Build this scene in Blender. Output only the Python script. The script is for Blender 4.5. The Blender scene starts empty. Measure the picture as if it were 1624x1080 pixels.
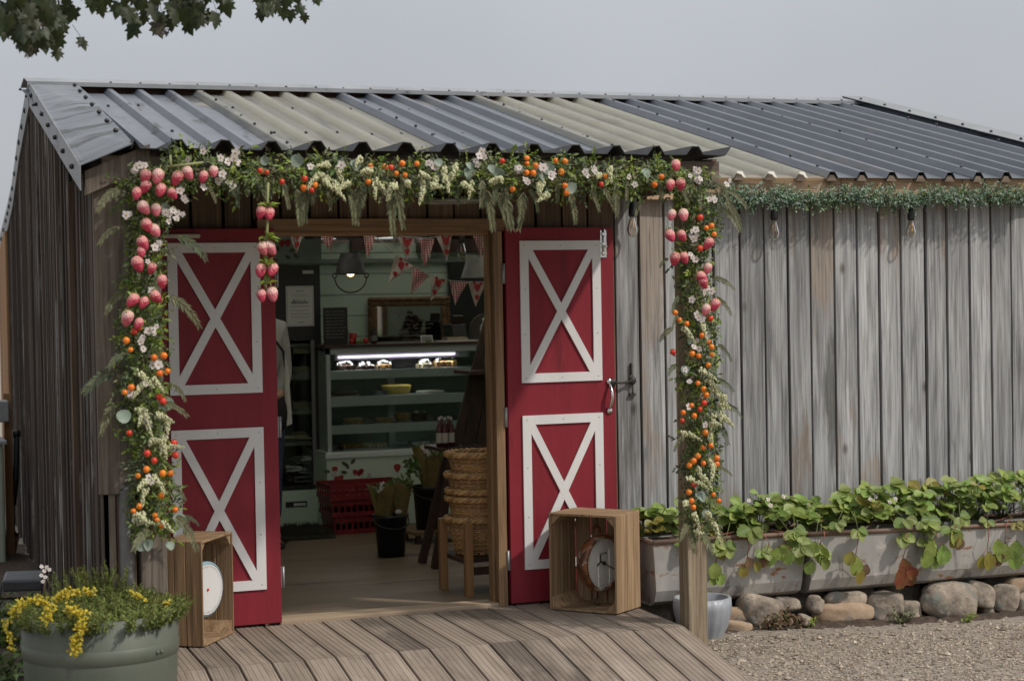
import bpy, math, random
import numpy as np
from mathutils import Vector, Matrix, Quaternion

random.seed(7)
R_ = random.uniform
PI = math.pi
SC = bpy.context.scene
COL = SC.collection

# ------------------------------------------------------------------ camera
FOC, YAW, PITCH, ROLL = 2975.3, .3694, -.0243, -.0176
CAMP = Vector((-3.37, -8.7729, 1.6633))
cy, sy, cp, sp = math.cos(YAW), math.sin(YAW), math.cos(PITCH), math.sin(PITCH)
_f = Vector((sy*cp, cy*cp, sp)); _r0 = Vector((cy, -sy, 0)); _u0 = _r0.cross(_f)
_r = _r0*math.cos(ROLL) + _u0*math.sin(ROLL)
_u = -_r0*math.sin(ROLL) + _u0*math.cos(ROLL)
cam = bpy.data.objects.new('camera', bpy.data.cameras.new('camera'))
COL.objects.link(cam)
cam.data.sensor_width = 36; cam.data.sensor_fit = 'HORIZONTAL'
cam.data.lens = 36*FOC/1624
cam.data.clip_start = .05; cam.data.clip_end = 3000
cam.matrix_world = Matrix(((_r.x, _u.x, -_f.x, CAMP.x), (_r.y, _u.y, -_f.y, CAMP.y), (_r.z, _u.z, -_f.z, CAMP.z), (0, 0, 0, 1)))
cam.data.dof.use_dof = True; cam.data.dof.focus_distance = 9.6; cam.data.dof.aperture_fstop = 3.2
SC.camera = cam

# ------------------------------------------------------------------ light
SUN = Vector((1.0, -1.0, 1.5)).normalized()
ELEV = math.asin(SUN.z)
w = bpy.data.worlds.new('World'); SC.world = w; w.use_nodes = True
nt = w.node_tree; nt.nodes.clear()
def wn(t, **k):
    n = nt.nodes.new(t)
    for a, b in k.items(): setattr(n, a, b)
    return n
sky = wn('ShaderNodeTexSky', sky_type='NISHITA', sun_disc=False, sun_elevation=ELEV, sun_rotation=math.radians(135))
sky.air_density = 1.3; sky.dust_density = 3.0
bg1 = wn('ShaderNodeBackground'); bg1.inputs[1].default_value = .08
bg2 = wn('ShaderNodeBackground'); bg2.inputs[1].default_value = 1.0
tc = wn('ShaderNodeTexCoord'); sep = wn('ShaderNodeSeparateXYZ')
ns = wn('ShaderNodeTexNoise'); ns.inputs['Scale'].default_value = 3.0; ns.inputs['Detail'].default_value = 4
rp = wn('ShaderNodeValToRGB')
e = rp.color_ramp.elements
e[0].position = 0.0; e[0].color = (.44, .455, .485, 1)
e[1].position = 1.0; e[1].color = (1.2, 1.21, 1.22, 1)
m1 = rp.color_ramp.elements.new(.14); m1.color = (.53, .55, .595, 1)
ad = wn('ShaderNodeMath', operation='MULTIPLY_ADD'); ad.inputs[1].default_value = .30
sub = wn('ShaderNodeMath', operation='ADD'); sub.inputs[1].default_value = -.14
L = nt.links.new
L(tc.outputs['Generated'], sep.inputs[0]); L(tc.outputs['Generated'], ns.inputs['Vector'])
L(ns.outputs[0], ad.inputs[0]); L(sep.outputs['Z'], sub.inputs[0]); L(sub.outputs[0], ad.inputs[2])
L(ad.outputs[0], rp.inputs[0]); L(rp.outputs[0], bg2.inputs[0]); L(sky.outputs[0], bg1.inputs[0])
mx = wn('ShaderNodeMixShader'); mx.inputs[0].default_value = .88
wo = wn('ShaderNodeOutputWorld')
L(bg1.outputs[0], mx.inputs[1]); L(bg2.outputs[0], mx.inputs[2]); L(mx.outputs[0], wo.inputs[0])
sl = bpy.data.lights.new('sun', 'SUN'); sl.energy = 2.5; sl.angle = math.radians(2.2); sl.color = (1, .93, .84)
so = bpy.data.objects.new('sun', sl); COL.objects.link(so); so.location = SUN*30
so.rotation_euler = SUN.to_track_quat('Z', 'Y').to_euler()
SC.view_settings.view_transform = 'Standard'; SC.view_settings.look = 'None'
SC.view_settings.exposure = 0; SC.view_settings.gamma = 1
SC.cycles.use_denoising = True
SC.cycles.max_bounces = 8; SC.cycles.diffuse_bounces = 4; SC.cycles.glossy_bounces = 3
SC.cycles.transmission_bounces = 6; SC.cycles.transparent_max_bounces = 10
SC.cycles.sample_clamp_indirect = 6
SC.cycles.caustics_reflective = False; SC.cycles.caustics_refractive = False

# ------------------------------------------------------------------ helpers
def ray(px, py): return (_f*FOC + _r*(px-812) - _u*(py-540)).normalized()
def at(px, py, Y):
    d = ray(px, py); return CAMP + d*((Y-CAMP.y)/d.y)
def atz(px, py, Z):
    d = ray(px, py); return CAMP + d*((Z-CAMP.z)/d.z)

LOC = {}
class MB:
    """collects shapes and links them as one mesh object"""
    def __init__(s): s.v = []; s.f = []; s.m = []; s.s = []; s.uv = {}
    def add(s, vs, fs, m=0, smooth=False, uv=None):
        o = len(s.v); s.v.extend([tuple(p) for p in vs])
        for k, f in enumerate(fs):
            if uv: s.uv[len(s.f)] = uv[k]
            s.f.append([i+o for i in f]); s.m.append(m); s.s.append(smooth)
    def box(s, x0, x1, y0, y1, z0, z1, m=0):
        s.add([(x0,y0,z0),(x1,y0,z0),(x1,y1,z0),(x0,y1,z0),(x0,y0,z1),(x1,y0,z1),(x1,y1,z1),(x0,y1,z1)],
              [(3,2,1,0),(4,5,6,7),(0,1,5,4),(1,2,6,5),(2,3,7,6),(3,0,4,7)], m)
    def obox(s, c, a, b, d, m=0):
        c, a, b, d = Vector(c), Vector(a), Vector(b), Vector(d)
        if a.cross(b).dot(d) < 0: a = -a
        P = [c-a-b-d, c+a-b-d, c+a+b-d, c-a+b-d, c-a-b+d, c+a-b+d, c+a+b+d, c-a+b+d]
        s.add(P, [(3,2,1,0),(4,5,6,7),(0,1,5,4),(1,2,6,5),(2,3,7,6),(3,0,4,7)], m)
    def bar(s, p, q, w, h, up=(0,0,1), m=0):
        p, q = Vector(p), Vector(q); t = (q-p); n = Vector(up)
        a = t.cross(n).normalized(); b = a.cross(t).normalized()
        s.obox((p+q)/2, t/2, a*w/2, b*h/2, m)
    def tube(s, pts, r, n=6, m=0, cap=True):
        pts = [Vector(p) for p in pts]; k = len(pts)
        rs = r if isinstance(r, (list, tuple)) else [r]*k
        vs = []; a = None
        for i, p in enumerate(pts):
            t = (pts[min(i+1,k-1)]-pts[max(i-1,0)])
            if t.length < 1e-9: t = Vector((0,0,1))
            t.normalize()
            if a is None:
                a = t.orthogonal().normalized()
            else:
                a = (a - t*a.dot(t))
                a = a.normalized() if a.length > 1e-6 else t.orthogonal().normalized()
            b = t.cross(a)
            for j in range(n):
                g = 2*PI*j/n; vs.append(p + (a*math.cos(g)+b*math.sin(g))*rs[i])
        fs = [(i*n+j, i*n+(j+1)%n, (i+1)*n+(j+1)%n, (i+1)*n+j) for i in range(k-1) for j in range(n)]
        if cap: fs += [tuple(range(n-1,-1,-1)), tuple((k-1)*n+j for j in range(n))]
        s.add(vs, fs, m, True)
    def lathe(s, prof, c=(0,0,0), n=24, m=0, M=None, smooth=True, sx=1):
        c = Vector(c); vs = []
        for r, z in prof:
            for j in range(n):
                g = 2*PI*j/n; p = Vector((r*math.cos(g)*sx, r*math.sin(g), z))
                vs.append(c + (M @ p if M else p))
        k = len(prof)
        fs = [(i*n+j, i*n+(j+1)%n, (i+1)*n+(j+1)%n, (i+1)*n+j) for i in range(k-1) for j in range(n)]
        s.add(vs, fs, m, smooth)
    def ell(s, c, r, nu=10, nv=7, m=0, M=None, jit=0):
        c = Vector(c); vs = [c + ((M @ Vector((0,0,-r[2]))) if M else Vector((0,0,-r[2])))]
        for i in range(1, nv):
            t = -PI/2 + PI*i/nv
            for j in range(nu):
                g = 2*PI*j/nu; k = 1+R_(-jit, jit)
                p = Vector((r[0]*math.cos(t)*math.cos(g)*k, r[1]*math.cos(t)*math.sin(g)*k, r[2]*math.sin(t)*k))
                vs.append(c + (M @ p if M else p))
        vs.append(c + ((M @ Vector((0,0,r[2]))) if M else Vector((0,0,r[2]))))
        fs = [(0, 1+(j+1)%nu, 1+j) for j in range(nu)]
        for i in range(nv-2):
            for j in range(nu):
                fs.append((1+i*nu+j, 1+i*nu+(j+1)%nu, 1+(i+1)*nu+(j+1)%nu, 1+(i+1)*nu+j))
        e_ = len(vs)-1; b = 1+(nv-2)*nu
        fs += [(e_, b+j, b+(j+1)%nu) for j in range(nu)]
        s.add(vs, fs, m, True)
    def prism(s, poly, o, ux, uz, th, m=0):
        """flat outline (2-D list) on axes ux, uz from o, thickened along th"""
        o, ux, uz, th = Vector(o), Vector(ux), Vector(uz), Vector(th); n = len(poly)
        a = [o+ux*p[0]+uz*p[1] for p in poly]; vs = a+[p+th for p in a]
        fs = [tuple(range(n)), tuple(range(2*n-1, n-1, -1))]
        fs += [((i+1)%n, i, n+i, n+(i+1)%n) for i in range(n)]
        s.add(vs, fs, m)
    def leaf(s, p, d, nrm, L_, W_, m=0, fold=.25):
        """small folded leaf: base p, direction d"""
        p, d, nrm = Vector(p), Vector(d).normalized(), Vector(nrm)
        a = d.cross(nrm)
        a = a.normalized() if a.length > 1e-6 else d.orthogonal().normalized()
        nn = a.cross(d)
        t = p+d*L_-nn*L_*.12; mid = p+d*L_*.45
        s.add([p, mid+a*W_/2+nn*W_*fold, t, mid-a*W_/2+nn*W_*fold], [(0,1,2),(0,2,3)], m, True)
    def build(s, name, mats, parent=None, bevel=0, loc=None, solid=0):
        if not isinstance(mats, (list, tuple)): mats = [mats]
        me = bpy.data.meshes.new(name)
        V = np.array(s.v, dtype=np.float64).reshape(-1, 3)
        if parent is not None: org = LOC[parent.name]
        elif loc is not None: org = Vector(loc)
        else:
            lo, hi = V.min(0), V.max(0); org = Vector(((lo[0]+hi[0])/2, (lo[1]+hi[1])/2, lo[2]))
        V = V - np.array(org)
        me.from_pydata(V.tolist(), [], s.f)
        for mm in mats: me.materials.append(mm)
        me.polygons.foreach_set('material_index', s.m)
        me.polygons.foreach_set('use_smooth', s.s)
        if s.uv:
            ul = me.uv_layers.new(name='uv')
            for fi, uvs in s.uv.items():
                for k, li in enumerate(me.polygons[fi].loop_indices): ul.data[li].uv = uvs[k]
        me.update()
        o = bpy.data.objects.new(name, me); COL.objects.link(o)
        if parent is not None: o.parent = parent
        else: o.location = org
        LOC[o.name] = Vector(org)
        if solid:
            md = o.modifiers.new('thick', 'SOLIDIFY'); md.thickness = solid; md.offset = -1
        if bevel:
            md = o.modifiers.new('bevel', 'BEVEL'); md.width = bevel; md.segments = 2; md.limit_method = 'ANGLE'; md.angle_limit = math.radians(40)
        return o

def tag(o, label=None, cat=None, group=None, kind=None):
    if label: o['label'] = label
    if cat: o['category'] = cat
    if group: o['group'] = group
    if kind: o['kind'] = kind
    return o
def thing(name, loc, label, cat, group=None):
    o = bpy.data.objects.new(name, None); COL.objects.link(o); o.location = Vector(loc); o.empty_display_size = .1
    LOC[o.name] = Vector(loc)
    return tag(o, label, cat, group)
def copy_tree(o, parent=None):
    c = o.copy(); COL.objects.link(c); LOC[c.name] = LOC[o.name]
    if parent is not None: c.parent = parent
    for ch in list(o.children): copy_tree(ch, c)
    return c

# ------------------------------------------------------------------ materials
def mat(name, c1, c2=None, scale=8, stretch=(1,1,1), rough=.6, metal=0, isl=0., bump=0., bscale=None, detail=5, lo=.35, hi=.65,
        c3=None, spots=None, coat=0, spec=.5, hue=0, transl=0, knots=0, dist=0., mixgen=False):
    M = bpy.data.materials.new(name); M.use_nodes = True
    t = M.node_tree; N = t.nodes; Lk = t.links.new
    b = N['Principled BSDF']
    b.inputs['Roughness'].default_value = rough; b.inputs['Metallic'].default_value = metal
    b.inputs['Specular IOR Level'].default_value = spec
    b.inputs['Coat Weight'].default_value = coat
    b.inputs['Base Color'].default_value = (*c1, 1)
    if c2 is None and not isl and not bump: 
        return M
    tcn = N.new('ShaderNodeTexCoord'); geo = N.new('ShaderNodeNewGeometry')
    off = N.new('ShaderNodeVectorMath'); off.operation = 'MULTIPLY_ADD'
    comb = N.new('ShaderNodeCombineXYZ')
    for i in range(3): Lk(geo.outputs['Random Per Island'], comb.inputs[i])
    off.inputs[1].default_value = (7.3, 11.1, 5.7) if isl else (0,0,0)
    Lk(comb.outputs[0], off.inputs[0]); Lk(tcn.outputs['Object'], off.inputs[2])
    mp = N.new('ShaderNodeMapping'); mp.inputs['Scale'].default_value = stretch
    Lk(off.outputs[0], mp.inputs[0])
    nz = N.new('ShaderNodeTexNoise'); nz.inputs['Scale'].default_value = scale; nz.inputs['Detail'].default_value = detail
    nz.inputs['Roughness'].default_value = .62; nz.inputs['Distortion'].default_value = dist
    Lk(mp.outputs[0], nz.inputs['Vector'])
    ra = N.new('ShaderNodeValToRGB'); ee = ra.color_ramp.elements
    ee[0].position = lo; ee[0].color = (*c1, 1); ee[1].position = hi; ee[1].color = (*(c2 or c1), 1)
    if c3: q = ee.new(min(.99, hi+.12)); q.color = (*c3, 1)
    Lk(nz.outputs[0], ra.inputs[0]); colout = ra.outputs[0]
    if spots:
        # irregular worn or stained patches: (colour, scale, threshold, stretch)
        for (sc_, s_scale, th_, s_st) in spots:
            mp2 = N.new('ShaderNodeMapping'); mp2.inputs['Scale'].default_value = s_st; mp2.inputs['Location'].default_value = (R_(0,9), R_(0,9), R_(0,9))
            Lk(off.outputs[0], mp2.inputs[0])
            n2 = N.new('ShaderNodeTexNoise'); n2.inputs['Scale'].default_value = s_scale; n2.inputs['Detail'].default_value = 6; n2.inputs['Roughness'].default_value = .65
            Lk(mp2.outputs[0], n2.inputs['Vector'])
            r2 = N.new('ShaderNodeValToRGB'); r2.color_ramp.elements[0].position = th_; r2.color_ramp.elements[1].position = th_+.07
            Lk(n2.outputs[0], r2.inputs[0])
            mm = N.new('ShaderNodeMix'); mm.data_type = 'RGBA'; mm.inputs['B'].default_value = (*sc_, 1)
            Lk(r2.outputs[0], mm.inputs['Factor']); Lk(colout, mm.inputs['A']); colout = mm.outputs['Result']
    if knots:
        mp3 = N.new('ShaderNodeMapping'); mp3.inputs['Scale'].default_value = tuple(1 if s_ >= .9 else .55 for s_ in [x/max(stretch) for x in stretch])
        Lk(off.outputs[0], mp3.inputs[0])
        vo = N.new('ShaderNodeTexVoronoi'); vo.inputs['Scale'].default_value = knots
        Lk(mp3.outputs[0], vo.inputs['Vector'])
        r3 = N.new('ShaderNodeValToRGB'); r3.color_ramp.elements[0].position = .03; r3.color_ramp.elements[0].color = (.42,.37,.34,1); r3.color_ramp.elements[1].position = .105; r3.color_ramp.elements[1].color = (1,1,1,1)
        Lk(vo.outputs['Distance'], r3.inputs[0])
        mp4 = N.new('ShaderNodeMapping'); mp4.inputs['Scale'].default_value = tuple(x if x >= .9 else .03 for x in stretch)
        Lk(off.outputs[0], mp4.inputs[0])
        n4 = N.new('ShaderNodeTexNoise'); n4.inputs['Scale'].default_value = 95; n4.inputs['Detail'].default_value = 3; n4.inputs['Distortion'].default_value = .4; Lk(mp4.outputs[0], n4.inputs['Vector'])
        r4 = N.new('ShaderNodeValToRGB'); r4.color_ramp.elements[0].position = .34; r4.color_ramp.elements[0].color = (.62,.61,.60,1); r4.color_ramp.elements[1].position = .56; r4.color_ramp.elements[1].color = (1.06,1.06,1.06,1); Lk(n4.outputs[0], r4.inputs[0])
        m4 = N.new('ShaderNodeMix'); m4.data_type = 'RGBA'; m4.blend_type = 'MULTIPLY'; m4.inputs['Factor'].default_value = .9
        Lk(colout, m4.inputs['A']); Lk(r4.outputs[0], m4.inputs['B']); colout = m4.outputs['Result']
        m3 = N.new('ShaderNodeMix'); m3.data_type = 'RGBA'; m3.blend_type = 'MULTIPLY'; m3.inputs['Factor'].default_value = 1
        Lk(colout, m3.inputs['A']); Lk(r3.outputs[0], m3.inputs['B']); colout = m3.outputs['Result']
    if isl:
        hs = N.new('ShaderNodeHueSaturation')
        mr = N.new('ShaderNodeMapRange'); mr.inputs['To Min'].default_value = 1-isl; mr.inputs['To Max'].default_value = 1+isl
        Lk(geo.outputs['Random Per Island'], mr.inputs[0]); Lk(mr.outputs[0], hs.inputs['Value'])
        if hue:
            wn_ = N.new('ShaderNodeTexWhiteNoise'); wn_.noise_dimensions = '1D'
            Lk(geo.outputs['Random Per Island'], wn_.inputs['W'])
            mh = N.new('ShaderNodeMapRange'); mh.inputs['To Min'].default_value = .5-hue; mh.inputs['To Max'].default_value = .5+hue
            Lk(wn_.outputs[0], mh.inputs[0]); Lk(mh.outputs[0], hs.inputs['Hue'])
        Lk(colout, hs.inputs['Color']); colout = hs.outputs[0]
    Lk(colout, b.inputs['Base Color'])
    if bump:
        bp_ = N.new('ShaderNodeBump'); bp_.inputs['Strength'].default_value = bump; bp_.inputs['Distance'].default_value = .01
        if bscale:
            n3 = N.new('ShaderNodeTexNoise'); n3.inputs['Scale'].default_value = bscale; n3.inputs['Detail'].default_value = 4
            Lk(mp.outputs[0], n3.inputs['Vector']); Lk(n3.outputs[0], bp_.inputs['Height'])
        else: Lk(nz.outputs[0], bp_.inputs['Height'])
        Lk(bp_.outputs[0], b.inputs['Normal'])
    if transl:
        tr = N.new('ShaderNodeBsdfTranslucent'); Lk(colout, tr.inputs['Color'])
        ms = N.new('ShaderNodeMixShader'); ms.inputs[0].default_value = transl
        Lk(b.outputs[0], ms.inputs[1]); Lk(tr.outputs[0], ms.inputs[2])
        Lk(ms.outputs[0], N['Material Output'].inputs[0])
    return M
def glass(name, tint=(1,1,1), tr=.85, rough=.02):
    M = bpy.data.materials.new(name); M.use_nodes = True; N = M.node_tree.nodes; Lk = M.node_tree.links.new
    b = N['Principled BSDF']; b.inputs['Base Color'].default_value = (*tint, 1); b.inputs['Roughness'].default_value = rough
    t = N.new('ShaderNodeBsdfTransparent'); t.inputs[0].default_value = (*tint, 1)
    g = N.new('ShaderNodeBsdfGlossy'); g.inputs['Roughness'].default_value = rough
    fr = N.new('ShaderNodeFresnel'); fr.inputs[0].default_value = 1.45
    ms = N.new('ShaderNodeMixShader')
    Lk(fr.outputs[0], ms.inputs[0]); Lk(t.outputs[0], ms.inputs[1]); Lk(g.outputs[0], ms.inputs[2]); Lk(ms.outputs[0], N['Material Output'].inputs[0])
    return M
def emit(name, c, st):
    M = bpy.data.materials.new(name); M.use_nodes = True; b = M.node_tree.nodes['Principled BSDF']
    b.inputs['Base Color'].default_value = (*c, 1); b.inputs['Emission Color'].default_value = (*c, 1); b.inputs['Emission Strength'].default_value = st
    return M

VZ = (1, 1, .05)   # grain running up
VX = (.05, 1, 1)
VY = (1, .05, 1)
M = {}
M['grey_wood'] = mat('weathered grey wood', (.16,.162,.167), (.46,.463,.47), 30, VZ, .85, isl=.26, bump=.4, knots=4.5, dist=.8, lo=.3, hi=.7,
                     spots=[((.29,.245,.21), 1.6, .555, (1,1,.4)), ((.42,.42,.42), 3.1, .60, (1,1,.12)), ((.13,.13,.125), 2.6, .61, (1,1,.14)), ((.24,.19,.16), 4.2, .66, (1,1,.2))])
M['brown_wood'] = mat('brown sheltered wood', (.10,.065,.045), (.19,.125,.085), 24, VZ, .8, isl=.25, bump=.3, knots=3, dist=.6)  # darker than the grey boards: less weathered, with porch shade in the tone
M['grey_brown_wood'] = mat('grey brown wood', (.12,.095,.075), (.23,.19,.155), 24, VZ, .85, isl=.15, bump=.3, knots=2.5, dist=.8)
M['post_wood'] = mat('post timber', (.20,.15,.095), (.36,.29,.20), 26, VZ, .8, isl=.1, bump=.25, knots=3, dist=.7)
M['beam_wood'] = mat('brown beam timber', (.11,.08,.06), (.21,.165,.125), 22, VX, .8, isl=.1, bump=.3, knots=2.5, dist=.6)
M['fascia_wood'] = mat('fascia pine', (.33,.205,.12), (.52,.36,.235), 16, VX, .75, isl=.12, bump=.15, knots=2.2, dist=1.0)
M['frame_wood'] = mat('door frame timber', (.20,.115,.055), (.34,.21,.11), 20, VZ, .6, isl=.1, bump=.15, knots=2.2, dist=.8)
M['lintel_wood'] = mat('lintel timber', (.20,.115,.055), (.34,.21,.11), 20, VX, .6, isl=.1, bump=.15, knots=2.2, dist=.8)
M['side_slat'] = mat('dark larch slats', (.052,.038,.030), (.125,.097,.08), 20, VZ, .85, isl=.45, bump=.3,
                     spots=[((.38,.375,.365), 1.9, .575, (1,1,.3)), ((.085,.02,.022), 1.1, .68, (1,1,.3))])
M['orange_wood'] = mat('orange timber', (.22,.11,.045), (.36,.20,.09), 20, VZ, .8, isl=.25, bump=.2)
M['black_gap'] = mat('black gap backing', (.012,.012,.012), rough=.95)  # near-black backing, stands in for shade in gaps and below boards
M['roof_dark'] = mat('slate grey roof sheet', (.088,.10,.122), (.122,.136,.158), 5, (1,.35,1), .42, isl=0, spec=.5,
                     spots=[((.15,.145,.14), 2.6, .6, (1,.3,1))])
M['roof_dirty'] = mat('lichen stained roof sheet', (.108,.12,.145), (.155,.168,.195), 4, (1,.4,1), .42, spec=.5,
                      spots=[((.045,.045,.045), 3.2, .55, (1.5,.5,1)), ((.19,.175,.15), 4, .62, (1,.4,1))])
M['roof_edge'] = mat('dark roof underside', (.035,.037,.04), (.06,.06,.065), 6, rough=.7)
M['flash_light'] = mat('grey flashing', (.22,.23,.25), (.28,.29,.31), 4, (1,.3,1), .5, spots=[((.08,.085,.085), 3, .6, (1,.4,2.5))])
M['flash_dirty'] = mat('weathered flashing', (.10,.115,.135), (.17,.185,.205), 5, (.6,1.5,1), .5, spots=[((.04,.042,.04), 3, .52, (.5,1.4,1))])
M['flash_right'] = mat('pale flashing', (.19,.20,.21), (.24,.25,.26), 3, rough=.5)
M['screw'] = mat('dark screw cap', (.03,.032,.04), rough=.4)
def grp_mat():
    T = mat('translucent roof sheet', (.37,.368,.345), (.47,.465,.43), 4, (1.6,.35,1), .5, transl=.3, bump=.05,
            spots=[((.40,.29,.20), 3.0, .62, (1,.45,1)), ((.27,.275,.275), 2.4, .53, (2.0,.22,1)), ((.17,.165,.15), 6.0, .66, (2.2,.25,1))])
    for n in T.node_tree.nodes:
        if n.type == 'BSDF_TRANSLUCENT':
            for l in list(n.inputs[0].links): T.node_tree.links.remove(l)
            n.inputs[0].default_value = (.98,.96,.86,1)
        if n.type == 'MIX_SHADER': n.inputs[0].default_value = .57
    return T
M['roof_clear'] = grp_mat()
M['red'] = mat('red door paint', (.215,.0185,.030), (.255,.0225,.036), 9, (1,1,.2), .55, bump=.25, bscale=26, spec=.3,
               spots=[((.18,.016,.026), 4, .60, (1,1,.15)), ((.27,.035,.048), 14, .66, (1,1,.08)), ((.42,.30,.26), 34, .76, (1,1,.7))])
M['white'] = mat('white trim paint', (.72,.715,.71), (.78,.775,.77), 10, (1,1,.3), .5, bump=.05, bscale=50)
M['cream'] = mat('cream plastic', (.55,.52,.44), rough=.5)
M['chrome'] = mat('bright metal', (.75,.74,.73), rough=.18, metal=1)
M['iron'] = mat('black iron', (.02,.02,.02), (.05,.04,.035), 30, rough=.6)
M['black'] = mat('black plastic', (.018,.018,.019), rough=.45)
M['deck'] = mat('decking timber', (.205,.165,.13), (.325,.27,.22), 14, VY, .8, isl=.16, bump=.2, dist=.5,
                spots=[((.135,.11,.09), 1.8, .57, (1,.3,1)), ((.38,.35,.29), 6, .66, (1,.2,1))])
M['deck_end'] = mat('decking ramp timber', (.205,.165,.13), (.325,.27,.22), 14, VY, .8, isl=.16, bump=.2, dist=.5,
                spots=[((.135,.11,.09), 1.6, .57, (1,.3,1)), ((.10,.08,.062), 7, .68, (1,.4,1))])
M['pale_timber'] = mat('pale threshold timber', (.30,.22,.15), (.44,.34,.24), 16, VX, .7, bump=.1)
M['lino'] = mat('brown shop floor', (.165,.12,.082), (.25,.185,.13), 5, (.3,2,1), .55, bump=.05, spots=[((.10,.075,.055), 3, .58, (.3,2,1))])
M['sage'] = mat('sage green paint', (.58,.70,.57), (.61,.73,.60), 4, rough=.55)
M['sage_dark'] = mat('grey green paint', (.20,.245,.205), (.23,.275,.23), 4, rough=.55)
M['bounce_white'] = mat('off white bounce board', (.6,.6,.56), rough=.7)
M['dark_wood'] = mat('dark stained timber', (.035,.016,.012), (.07,.032,.024), 16, VZ, .5, isl=.2, bump=.15)
M['gravel'] = mat('gravel ground', (.16,.135,.11), (.33,.285,.235), 38, rough=.95, bump=.8, bscale=70, detail=8,
                  spots=[((.14,.10,.07), 1.4, .6, (1,1,1))])
M['pebble'] = mat('pebbles', (.21,.17,.13), (.40,.335,.265), 30, rough=.9, isl=.42)
M['soil'] = mat('damp soil', (.035,.024,.017), (.085,.058,.04), 30, rough=.95, bump=.8)
M['stone'] = mat('fieldstone', (.15,.125,.10), (.45,.375,.30), 9, rough=.95, isl=0, bump=1.0, bscale=26, detail=8,
                 spots=[((.19,.19,.165), 6, .56, (1,1,1)), ((.46,.40,.33), 9, .64, (1,1,1)), ((.10,.10,.07), 11, .64, (1,1,1))])
M['stone_warm'] = mat('warm fieldstone', (.27,.185,.12), (.43,.32,.22), 5, rough=.9, bump=.5, bscale=22, detail=8,
                 spots=[((.22,.2,.17), 7, .56, (1,1,1)), ((.12,.11,.075), 11, .64, (1,1,1))])
M['grass'] = mat('verge grass', (.05,.085,.02), (.11,.14,.045), 3, rough=.95)
# leaves
M['g_pine'] = mat('pine green', (.045,.07,.026), (.08,.11,.05), 40, rough=.6, isl=.4, hue=.02)
M['g_fresh'] = mat('fresh green', (.15,.22,.02), (.25,.32,.045), 40, rough=.5, isl=.4, hue=.02, transl=.25)
M['g_mid'] = mat('mid green', (.085,.145,.03), (.14,.205,.05), 40, rough=.5, isl=.4, hue=.02, transl=.2)
M['g_grey'] = mat('eucalyptus green', (.16,.21,.165), (.23,.28,.225), 30, rough=.6, isl=.2)
M['g_cream'] = mat('cream green spray', (.44,.45,.25), (.58,.58,.37), 40, rough=.7, isl=.2)
M['g_box'] = mat('box garland green', (.07,.14,.075), (.18,.27,.17), 40, rough=.5, isl=.45, hue=.015)
M['g_olive'] = mat('fern olive green', (.10,.115,.05), (.19,.20,.10), 40, rough=.6, isl=.3, transl=.15)
M['twig'] = mat('twig', (.13,.10,.05), rough=.8)
M['stem_g'] = mat('pale green stem', (.26,.28,.12), rough=.6)
M['petal'] = mat('white petals', (.56,.49,.47), (.70,.65,.63), 60, rough=.6, isl=.12, transl=.2)
M['petal_c'] = mat('flower centre', (.42,.33,.14), rough=.8)
M['orange'] = mat('orange berry', (.75,.18,.012), (.8,.30,.02), 30, rough=.35, isl=.2, hue=.02)
M['redberry'] = mat('red berry', (.55,.025,.02), (.65,.06,.02), 30, rough=.35, isl=.2)
def strawb(name, a, b_):
    K = bpy.data.materials.new(name); K.use_nodes = True; N = K.node_tree.nodes; Lk = K.node_tree.links.new
    b = N['Principled BSDF']; b.inputs['Roughness'].default_value = .45
    u = N.new('ShaderNodeTexCoord'); s_ = N.new('ShaderNodeSeparateXYZ'); Lk(u.outputs['Generated'], s_.inputs[0])
    nz = N.new('ShaderNodeTexNoise'); nz.inputs['Scale'].default_value = 3; Lk(u.outputs['Generated'], nz.inputs['Vector'])
    ma = N.new('ShaderNodeMath'); ma.operation = 'MULTIPLY_ADD'; ma.inputs[1].default_value = .7; Lk(nz.outputs[0], ma.inputs[0]); Lk(s_.outputs['Z'], ma.inputs[2])
    ra = N.new('ShaderNodeValToRGB'); e_ = ra.color_ramp.elements
    e_[0].position = .72; e_[0].color = (*a, 1); e_[1].color = (*b_, 1); e_[1].position = 1.0
    Lk(ma.outputs[0], ra.inputs[0]); Lk(ra.outputs[0], b.inputs['Base Color'])
    vo = N.new('ShaderNodeTexVoronoi'); vo.inputs['Scale'].default_value = 7; Lk(u.outputs['Generated'], vo.inputs['Vector'])
    bu = N.new('ShaderNodeBump'); bu.inputs['Strength'].default_value = .5; bu.inputs['Distance'].default_value = .01; Lk(vo.outputs['Distance'], bu.inputs['Height']); Lk(bu.outputs[0], b.inputs['Normal'])
    return K
M['strawb'] = strawb('pink strawberry', (.52,.04,.085), (.70,.30,.28))
M['strawb_pale'] = strawb('pale pink strawberry', (.60,.13,.17), (.72,.46,.40))
M['bark'] = mat('bark', (.05,.04,.03), (.11,.09,.07), 20, VZ, .9, bump=.6)
M['maple'] = mat('maple leaves', (.02,.032,.008), (.04,.055,.014), 30, rough=.5, isl=.35, hue=.02, transl=.35)
M['straw_leaf'] = mat('strawberry leaf', (.17,.245,.04), (.29,.37,.10), 24, rough=.5, isl=.32, hue=.025, transl=.28, bump=.2)
M['straw_red'] = mat('reddened leaf', (.20,.03,.02), (.17,.11,.03), 14, rough=.5, isl=.2, transl=.25)
M['straw_yel'] = mat('yellowing leaf', (.22,.17,.03), (.26,.25,.05), 14, rough=.5, isl=.3, transl=.25)
M['straw_brown'] = mat('browned leaf', (.12,.065,.035), (.17,.10,.05), 14, rough=.6, isl=.2, transl=.1)
M['runner'] = mat('red runner stem', (.28,.09,.06), rough=.5)
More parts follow.
